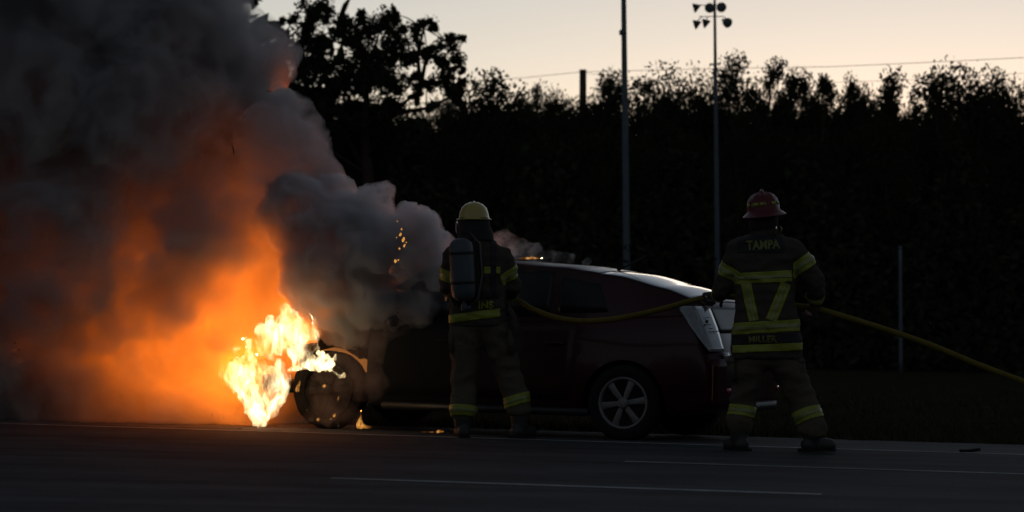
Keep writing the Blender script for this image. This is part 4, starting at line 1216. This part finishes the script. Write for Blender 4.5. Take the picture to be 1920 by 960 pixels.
def firefighter(spec):
    S, bx, by, Y0 = spec['S'], spec['base'][0], spec['base'][1], spec['Y']
    basep = at(bx, by, Y0); basep.z = gz(basep.x)
    q = lambda px, py, dy=0: Vector(((px - bx) / S, dy, (by - py) / S))
    # body: head, neck, trunk, arms, hands, legs in one surface
    bm = bmesh.new()
    head_pieces(bm, q(*spec['head']), 1.0, spec.get('turn', 0))
    nk = q(*spec['neck'])
    limb(bm, [(q(*spec['head']) + Vector((0, 0, -.06)), .056), (nk, .062)])
    trunk_loft(bm, [(q(px, py, dy), hw_ * .86, hd * .86) for px, py, dy, hw_, hd in spec['torso']])
    for arm in spec['arms']:
        limb(bm, [(q(*arm['sh']), .06), (q(*arm['el']), .048), (q(*arm['wr']), .034)])
        hand(bm, q(*arm['wr']), Vector(arm['pd']), Vector(arm['cd']), Vector(arm['sd']), .95)
    for leg in spec['legs']:
        limb(bm, [(q(*leg['hip']), .085), (q(*leg['kn']), .06), (q(*leg['an']), .045), (q(*leg['an']) + Vector((leg['toe'][0] * .5, leg['toe'][1] * .5, -.02)), .04)])
    me_o = fuse('person', bm, .0085, M['skin'], None, 3)
    me_o.location = basep
    props(me_o, spec['label'], 'person', 'firefighters')
    P_ = me_o
    # coat
    bm = bmesh.new()
    trunk_loft(bm, [(q(px, py, dy), hw_, hd) for px, py, dy, hw_, hd in spec['torso']])
    limb(bm, [(nk + Vector((0, -.01, -.06)), .115), (nk + Vector((0, -.005, .0)), .085)])
    for arm in spec['arms']:
        sh, el, wr = q(*arm['sh']), q(*arm['el']), q(*arm['wr'])
        limb(bm, [(sh.lerp(nk, .38) + Vector((0, 0, -.05)), .105), (sh, .098), (sh.lerp(el, .5), .088), (el, .078), (el.lerp(wr, .5), .072), (wr, .056)])
    coat = fuse('coat', bm, .013, M['coat'], P_, 5, .016, 9, spec['seed'])
    # trousers
    bm = bmesh.new()
    for leg in spec['legs']:
        hip, kn, an = q(*leg['hip']), q(*leg['kn']), q(*leg['an'])
        limb(bm, [(hip, .135), (hip.lerp(kn, .55), .126), (kn, .112), (kn.lerp(an, .55), .106), (an + Vector((0, 0, .03)), leg.get('cuff', .10) + .006)])
    c0 = (q(*spec['legs'][0]['hip']) + q(*spec['legs'][1]['hip'])) * .5
    limb(bm, [(q(*spec['legs'][0]['hip']), .13), (c0 + Vector((0, 0, .05)), .14), (q(*spec['legs'][1]['hip']), .13)])
    tr = fuse('trousers', bm, .014, M['trousers'], P_, 5, .02, 7, spec['seed'] + 3)
    for leg in spec['legs']:
        kn, an = q(*leg['kn']), q(*leg['an'])
        c = q(*leg['band'])
        ring_band(tr, c, (kn - an), leg.get('bw', .085), .2, tr)
        # boot
        bm = bmesh.new(); toe = Vector(leg['toe'])
        ank = Vector((an.x, an.y, .10)); heel = ank - toe.normalized() * .045
        limb(bm, [(an + Vector((0, 0, .06)), .084), (Vector((an.x, an.y, .16)), .078), (ank, .07)])
        limb(bm, [(heel + Vector((0, 0, -.045)), .056), (ank + toe * .5 + Vector((0, 0, -.045)), .06), (ank + toe + Vector((0, 0, -.05)), .052)])
        for v_ in bm.verts: v_.co.z = max(v_.co.z, .012)
        bt = fuse('boot', bm, .01, M['boot'], P_, 4)
        bm = bmesh.new(); f_ = toe.normalized(); s2 = Vector((-f_.y, f_.x, 0)); l0 = heel - f_ * .062; l1 = ank + toe + f_ * .058
        out_ = [l0 - s2 * .045, l0 + s2 * .045, l0.lerp(l1, .5) + s2 * .052, l1 - f_ * .04 + s2 * .045, l1, l1 - f_ * .04 - s2 * .045, l0.lerp(l1, .5) - s2 * .052]
        a_ = [bm.verts.new((p.x, p.y, .0)) for p in out_]; b_ = [bm.verts.new((p.x, p.y, .025)) for p in out_]
        bm.faces.new(a_[::-1]); bm.faces.new(b_)
        for j in range(len(a_)): bm.faces.new((a_[j], a_[(j + 1) % len(a_)], b_[(j + 1) % len(a_)], b_[j]))
        bm_obj('sole', bm, M['rubber'], bt, False)
    # gloves: a cover over each hand with its own five fingers
    for arm in spec['arms']:
        wr, el = q(*arm['wr']), q(*arm['el'])
        bm = bmesh.new(); hand(bm, wr, Vector(arm['pd']), Vector(arm['cd']), Vector(arm['sd']), 1.3)
        limb(bm, [(wr + (el - wr).normalized() * .05, .046), (wr, .038)])
        fuse('glove', bm, .007, M['glove'], P_, 2)
    return P_, coat, tr, q

# --- right firefighter (red helmet)
specR = dict(S=241.0, base=(1455, 846), Y=24.9, seed=2, turn=.25,
  label='firefighter in a red helmet and brown coat with lime stripes, holding the hose',
  head=(1433, 405, .02), neck=(1434, 433, .0),
  torso=[(1436, 672, .0, .275, .165), (1437, 650, .0, .278, .17), (1437, 615, .0, .262, .17), (1436, 575, .0, .235, .16), (1434, 535, .0, .23, .155), (1433, 500, .0, .245, .155), (1434, 470, .0, .255, .145), (1434, 450, .0, .20, .12), (1434, 438, .0, .12, .095)],
  arms=[dict(sh=(1385, 468, .0), el=(1357, 540, .10), wr=(1352, 552, .34), pd=(-.55, .75, .05), cd=(.15, .1, -1), sd=(.8, .45, .1)),
        dict(sh=(1488, 470, .0), el=(1529, 527, .0), wr=(1533, 566, .14), pd=(-.1, .5, -.8), cd=(-.9, .3, 0), sd=(-.2, .9, .4))],
  legs=[dict(hip=(1405, 672, .0), kn=(1396, 745, .08), an=(1387, 800, .05), band=(1390, 771, .065), toe=(-.07, .13, 0), bw=.085, cuff=.105),
        dict(hip=(1470, 672, .0), kn=(1503, 745, .05), an=(1523, 806, -.02), band=(1518, 779, .015), toe=(.14, .06, 0), bw=.1, cuff=.115)])
PR, coat, trs, q = firefighter(specR)
torso_zone = lambda xa, xb, extra=None: (lambda p, n__: xa < p.x < xb and (extra is None or extra(p, n__)))
xl, xr = q(1376, 0).x, q(1497, 0).x
def tb(name, py0, py1, mat, off, x0, x1, par, skew=0.0, back=False):
    """Horizontal band round the trunk between two photo heights, skew = rise to the right."""
    no = Vector((-skew, 0, 1)).normalized()
    cpx = (x0 + x1) / 2
    return band(coat, [(Vector((cpx, 0, q(0, py1).z)), no), (Vector((cpx, 0, q(0, py0).z)), -no)],
                lambda p, n__: x0 < p.x < x1 and (not back or n__.y < -.05), off, name, M[mat], par)
for (y0, y1, xa, xb, sk) in ((509, 530, q(1378, 0).x, q(1482, 0).x, .05), (601, 623, -.34, .21, .06)):
    b = tb('reflective_band', y0, y1, 'lime', .006, xa, xb, coat, sk)
    if b: tb('silver_strip', y0 + 7.5, y1 - 7.5, 'silver', .009, xa, xb, b, sk)
tb('name_panel', 625, 643, 'blackcloth', .006, -.34, .215, coat, .04)
tb('reflective_band', 644, 658, 'lime', .006, -.34, .215, coat, .04)
# slanting braces between the two bands
for (pa, pb, wid) in (((1397, 531), (1411, 601), .075), ((1471, 531), (1442, 601), .085)):
    a, b = q(*pa), q(*pb); d = (b - a).normalized(); nrm = Vector((d.z, 0, -d.x))
    for w_, m_, of in ((wid, 'lime', .006), (wid * .3, 'silver', .009)):
        o_ = band(coat, [(a - nrm * w_ / 2, nrm), (a + nrm * w_ / 2, -nrm), (a, d), (b, -d)], lambda p, n__: n__.y < -.02, of, 'reflective_band' if m_ == 'lime' else 'silver_strip', M[m_], coat if m_ == 'lime' else last_b)
        if m_ == 'lime': last_b = o_
# shoulder patch and lettering
tb('back_patch', 440, 474, 'blackcloth', .004, q(1381, 0).x, q(1468, 0).x, coat, 0, True)
text_on([coat], 'TAMPA', .098, q(1398, 468), None, coat, 'lettering', 'lettering', .80, .012, .05)
text_on([coat], 'MILLER', .07, q(1400, 641), None, coat, 'lettering', 'lettering', 1.0, .014, .02)
# sleeve bands
for arm, f_, w_, R_ in ((0, .52, .10, .16), (1, .42, .105, .16)):
    A = specR['arms'][arm]; sh, el, wr = q(*A['sh']), q(*A['el']), q(*A['wr'])
    c = sh.lerp(el, f_); out_ = (lambda p, n__, c=c, s_=(1 if arm else -1): (p.x - c.x) * s_ > -.085)
    ring_band(coat, c, el - sh, w_, R_, coat, extra=out_)
    ring_band(coat, el.lerp(wr, .78), wr - el, .05, .12, coat)
# pockets on the thighs
def bellows(name, c, s_, par, mat='trousers'):
    bm = bmesh.new(); bmesh.ops.create_cube(bm, size=1, matrix=Matrix.Translation(c) @ Matrix.Diagonal((*s_, 1)))
    bmesh.ops.bevel(bm, geom=list(bm.edges), offset=.02, segments=3, affect='EDGES')
    return bm_obj(name, bm, M[mat], par)
bellows('pocket', q(1372, 690, .0), (.07, .17, .2), trs); bellows('pocket', q(1498, 690, .0), (.07, .17, .2), trs)
bellows('pocket_flap', q(1371, 676, .0), (.08, .18, .06), trs); bellows('pocket_flap', q(1499, 676, .0), (.08, .18, .06), trs)

# red traditional helmet: ridged dome, brim longer at the back
def helmet_red(c, par):
    bm = bmesh.new(); n = 40; rr = []
    tiltx = Matrix.Rotation(R(-6), 3, 'Y') @ Matrix.Rotation(R(0), 3, 'X')
    prof = [(0.001, .148), (.03, .146), (.06, .137), (.09, .118), (.11, .09), (.121, .055), (.124, .02), (.128, .0), (.145, -.012), (.165, -.028), (.17, -.032), (.16, -.030), (.135, -.016), (.118, -.004)]
    for r_, z in prof:
        ring = []
        for k in range(n):
            a = 2 * math.pi * k / n
            rid = 1 + (.045 * max(0, math.cos(8 * a)) ** 3 if .02 < r_ < .125 and z > .01 else 0)
            brim = 1 + (.16 * max(0, -math.sin(a)) if z < 0 else 0)
            zz = z - (.02 * max(0, -math.sin(a)) if z < -.01 else 0)
            ring.append(bm.verts.new(c + tiltx @ Vector((r_ * math.cos(a) * rid * brim, r_ * 1.12 * math.sin(a) * rid * brim, zz * rid if z > .01 else zz))))
        rr.append(ring)
    for a, b in zip(rr, rr[1:]):
        for j in range(n): bm.faces.new((a[j], a[(j + 1) % n], b[(j + 1) % n], b[j]))
    bm.faces.new(rr[0])
    h = bm_obj('helmet', bm, M['redhelmet'], par)
    bm = bmesh.new()      # crest along the top
    pts = [c + tiltx @ Vector((0, .115 * math.sin(t), .03 + .128 * math.cos(t))) for t in [R(-70) + R(140) * k / 12 for k in range(13)]]
    branch(bm, pts, [.006 + .009 * math.sin(math.pi * k / 12) for k in range(13)], 10); bm_obj('crest', bm, M['redhelmet'], h)
    return h, tiltx
HC = q(1432, 395, .01)
hel, tx = helmet_red(HC, PR)
sil = lambda a0, a1, z0, z1: None
def helmet_tape(h, c, a0, a1, z0, z1, rad, par, mat='lime'):
    bm = bmesh.new(); rows = []
    for z in (z0, (z0 + z1) / 2, z1):
        rows.append([bm.verts.new(c + tx @ Vector((rad(z) * math.cos(a), rad(z) * 1.12 * math.sin(a), z))) for a in (a0 + (a1 - a0) * k / 6 for k in range(7))])
    for a, b in zip(rows, rows[1:]):
        for j in range(6): bm.faces.new((a[j], a[j + 1], b[j + 1], b[j]))
    thick(bm, .002); return bm_obj('reflective_tape', bm, M[mat], par)
radz = lambda z: .1265 - .22 * max(0, z - .03) + .004
for a0, a1 in ((-140, -112), (-107, -84), (-62, -40), (-175, -150), (-30, -5)):
    helmet_tape(hel, HC, R(a0), R(a1), .042, .066, radz, hel)
bm = bmesh.new()         # dark neck flap under the brim
trunk_loft(bm, [(HC + Vector((0, 0, -.16)), .10, .10), (HC + Vector((0, 0, -.10)), .112, .12), (HC + Vector((0, 0, -.02)), .113, .125)], 28)
fl = bm_obj('neck_flap', bm, M['blackcloth'], hel)
bm = bmesh.new(); bmesh.ops.create_icosphere(bm, subdivisions=3, radius=1, matrix=Matrix.Translation(q(1453, 429, -.04)) @ Matrix.Diagonal((.013, .02, .042, 1))); bm_obj('throat_tab', bm, M['spark'], PR)
bm = bmesh.new(); trunk_loft(bm, [(q(1434, 446, .0), .12, .11), (q(1434, 428, .01), .105, .10), (q(1434, 420, .01), .10, .095)], 24); bm_obj('collar', bm, M['coat'], coat)
bm = bmesh.new(); branch(bm, [q(1463, 437, -.02), q(1465, 428, -.02), q(1462, 423, -.02)], [.006, .008, .006], 8); bm_obj('radio_aerial', bm, M['silver'], coat)

# --- left firefighter (yellow helmet, air tank)
specL = dict(S=225.6, base=(920, 820), Y=26.35, seed=6, turn=-.3,
  label='firefighter in a yellow helmet with an air tank on the back, standing beside the smoke',
  head=(889, 416, .03), neck=(893, 446, .0),
  torso=[(896, 612, .0, .235, .16), (895, 592, .0, .24, .165), (896, 565, .0, .225, .16), (898, 530, .0, .22, .155), (898, 500, .0, .235, .155), (897, 478, .0, .245, .145), (895, 462, .0, .19, .12), (894, 452, .0, .115, .09)],
  arms=[dict(sh=(852, 482, .0), el=(840, 535, .10), wr=(856, 560, .30), pd=(.5, .8, .1), cd=(.1, .2, -1), sd=(.3, -.1, .9)),
        dict(sh=(940, 486, .0), el=(960, 538, .08), wr=(955, 556, .28), pd=(-.5, .8, .1), cd=(.1, .2, -1), sd=(-.7, .2, .4))],
  legs=[dict(hip=(873, 612, .0), kn=(871, 700, .06), an=(868, 775, .0), band=(869, 770, .0), toe=(-.03, .15, 0), bw=.085, cuff=.10),
        dict(hip=(922, 612, .0), kn=(952, 695, .08), an=(974, 768, .05), band=(971, 749, .055), toe=(.09, .12, 0), bw=.085, cuff=.105)])
PL, coat, trs, q = firefighter(specL)
b = tb('reflective_band', 585, 600, 'lime', .006, -.34, q(937, 0).x, coat, .13)
tb('reflective_band', 502, 515, 'lime', .006, q(906, 0).x, q(937, 0).x, coat, 0, True)
for arm, f_, w_ in ((1, .52, .10),):
    A = specL['arms'][arm]; sh, el, wr = q(*A['sh']), q(*A['el']), q(*A['wr'])
    c = sh.lerp(el, f_); ring_band(coat, c, el - sh, w_, .16, coat, extra=(lambda p, n__, c=c: (p.x - c.x) > -.085))
    ring_band(coat, el.lerp(wr, .78), wr - el, .05, .12, coat)
A = specL['arms'][0]; sh, el, wr = q(*A['sh']), q(*A['el']), q(*A['wr'])
ring_band(coat, sh.lerp(el, .6), el - sh, .10, .16, coat, extra=(lambda p, n__: p.x < q(848, 0).x))
ring_band(coat, el.lerp(wr, .78), wr - el, .05, .12, coat)
text_on([coat], 'INS', .085, q(897, 580), None, coat, 'lettering', 'lime', 1.0, .014, .05)
# yellow dome helmet with short brim and dark shroud
HC = q(889, 410, .02)
bm = bmesh.new(); n = 40; rr = []
for r_, z in [(.001, .130), (.035, .127), (.07, .112), (.10, .082), (.118, .04), (.124, .0), (.128, -.008), (.146, -.014), (.148, -.018), (.125, -.016), (.115, -.01)]:
    rr.append([bm.verts.new(HC + Vector((r_ * math.cos(a), r_ * 1.1 * math.sin(a), z))) for a in (2 * math.pi * k / n for k in range(n))])
for a, b in zip(rr, rr[1:]):
    for j in range(n): bm.faces.new((a[j], a[(j + 1) % n], b[(j + 1) % n], b[j]))
bm.faces.new(rr[0]); hel = bm_obj('helmet', bm, M['yellowhelmet'], PL)
bm = bmesh.new()
pts = [HC + Vector((0, .13 * math.sin(t), .132 * math.cos(t))) for t in [R(-75) + R(150) * k / 12 for k in range(13)]]
branch(bm, pts, [.006] * 13, 8); bm_obj('crest', bm, M['yellowhelmet'], hel)
bm = bmesh.new(); trunk_loft(bm, [(HC + Vector((.01, -.01, -.19)), .155, .14), (HC + Vector((.01, 0, -.13)), .145, .14), (HC + Vector((0, 0, -.05)), .132, .142), (HC + Vector((0, 0, -.005)), .126, .14)], 28)
fuse('neck_shroud', bm, .01, M['blackcloth'], hel, 3, .008, 9)
# face piece lens catching light at the left of the head
bm = bmesh.new(); bmesh.ops.create_icosphere(bm, subdivisions=3, radius=1, matrix=Matrix.Translation(q(857, 428, .05)) @ Matrix.Diagonal((.012, .06, .05, 1))); bm_obj('face_shield', bm, M['lens'], hel)
# air tank with valve, straps, back plate
tk = empty('air_tank', q(868, 505, -.26)); tk.parent = PL
Rt = Matrix.Rotation(R(-3), 4, 'Y')
bm = bmesh.new(); lathe(bm, [(.02, -.27), (.06, -.262), (.088, -.235), (.098, -.19), (.1, -.1), (.1, .1), (.098, .17), (.088, .205), (.062, .232), (.03, .245)], 32, Rt); bm_obj('cylinder', bm, M['tank'], tk)
for z in (.12, -.12):
    bm = bmesh.new(); lathe(bm, [(.099, z - .012), (.1035, z - .011), (.1035, z + .011), (.099, z + .012)], 32, Rt); bm_obj('strap', bm, M['blackcloth'], tk)
bm = bmesh.new(); lathe(bm, [(.018, -.35), (.024, -.34), (.024, -.30), (.014, -.27)], 16, Rt); branch(bm, [Vector((.01, 0, -.32)), Vector((.07, 0, -.325))], [.014, .018], 10); bm_obj('valve', bm, M['tank'], tk)
bm = bmesh.new(); bmesh.ops.create_cube(bm, size=1, matrix=Matrix.Translation((.02, .11, -.05)) @ Matrix.Diagonal((.22, .05, .5, 1))); bmesh.ops.bevel(bm, geom=list(bm.edges), offset=.02, segments=3, affect='EDGES'); bm_obj('back_plate', bm, M['blackcloth'], tk)
bm = bmesh.new(); branch(bm, [Vector((.05, 0, -.33)), Vector((.13, .02, -.25)), Vector((.16, .06, -.05)), Vector((.14, .08, .2)), Vector((.06, .1, .3))], [.012] * 5, 10); bm_obj('air_hose', bm, M['nozzle'], tk)
for sx_ in (q(862, 0).x, q(925, 0).x):
    st_ = band(coat, [(Vector((sx_ - .022, 0, 0)), Vector((1, 0, 0))), (Vector((sx_ + .022, 0, 0)), Vector((-1, 0, 0))), (q(0, 560), Vector((0, 0, 1)))], lambda p, n__: True, .009, 'harness_strap', M['blackcloth'], coat)
tb('waist_belt', 548, 561, 'blackcloth', .009, -.34, q(937, 0).x, coat, .04)
bellows('pocket', q(958, 640, .0), (.09, .18, .2), trs); bellows('pocket', q(848, 640, .0), (.06, .17, .2), trs)
# hanging glove strap and pouch on the right hip
bm = bmesh.new(); branch(bm, [q(952, 575, -.06), q(962, 595, -.08), q(966, 620, -.07), q(962, 650, -.05)], [.02, .03, .035, .025], 10)
fuse('hip_pouch', bm, .01, M['coat'], PL, 3, .01, 9)

# ------------------------------------------------------------------ hose
def smooth_path(P_, k=8):
    out = []
    n = len(P_)
    for i in range(n - 1):
        p0, p1, p2, p3 = P_[max(0, i - 1)], P_[i], P_[i + 1], P_[min(n - 1, i + 2)]
        for j in range(k):
            t = j / k
            out.append(.5 * ((2 * p1) + (-p0 + p2) * t + (2 * p0 - 5 * p1 + 4 * p2 - p3) * t * t + (-p0 + 3 * p1 - 3 * p2 + p3) * t ** 3))
    out.append(P_[-1]); return out
hp = [at(*p) for p in [(878, 556, 26.8), (905, 556, 26.85), (940, 556, 26.75), (968, 562, 26.65), (1000, 580, 26.5), (1045, 596, 26.3), (1095, 602, 26.1), (1160, 597, 25.9), (1240, 580, 25.6), (1300, 563, 25.4), (1340, 556, 25.28),
     (1380, 558, 25.27), (1440, 568, 25.25), (1500, 574, 25.18), (1534, 580, 25.06), (1560, 587, 25.0), (1640, 611, 24.95), (1740, 645, 24.9), (1830, 682, 24.85), (1920, 716, 24.8), (2010, 752, 24.7), (2100, 800, 24.6)]]
last = hp[-1]
for k in range(1, 12):
    x = last.x + .35 * k; hp.append(Vector((x, 24.6 - .25 * k, gz(x) + .03)))
c0 = hp[0].copy()
hs_ = empty('fire_hose', c0); props(hs_, 'long yellow fire hose held by both firefighters and sagging between them', 'hose')
bm = bmesh.new(); sp = smooth_path(hp, 8); branch(bm, [p - c0 for p in sp], [.0235 + .0012 * noise.noise(p * 6) for p in sp], 12); bm_obj('hose_line', bm, M['hose'], hs_)
d = (hp[0] - hp[1]).normalized(); Mz = Matrix.Translation((0, 0, 0)) @ d.to_track_quat('Z', 'Y').to_matrix().to_4x4()
bm = bmesh.new(); lathe(bm, [(.028, -.05), (.036, -.04), (.036, .0), (.03, .01), (.026, .06), (.03, .12), (.042, .15), (.045, .2), (.036, .205)], 20, Mz); nz_ = bm_obj('nozzle', bm, M['nozzle'], hs_)
bm = bmesh.new(); branch(bm, [Vector((0, 0, -.02)), Vector((0, .0, -.12))], [.018, .016], 10); bm_obj('pistol_grip', bm, M['nozzle'], nz_)
ci = hp[9]; cj = hp[11]; dd = (cj - ci).normalized(); Mz = Matrix.Translation(hp[10] - c0) @ dd.to_track_quat('Z', 'Y').to_matrix().to_4x4()
bm = bmesh.new(); lathe(bm, [(.027, -.07), (.038, -.06), (.038, -.01), (.034, 0), (.04, .01), (.04, .06), (.028, .07)], 20, Mz); bm_obj('coupling', bm, M['chrome'], hs_)
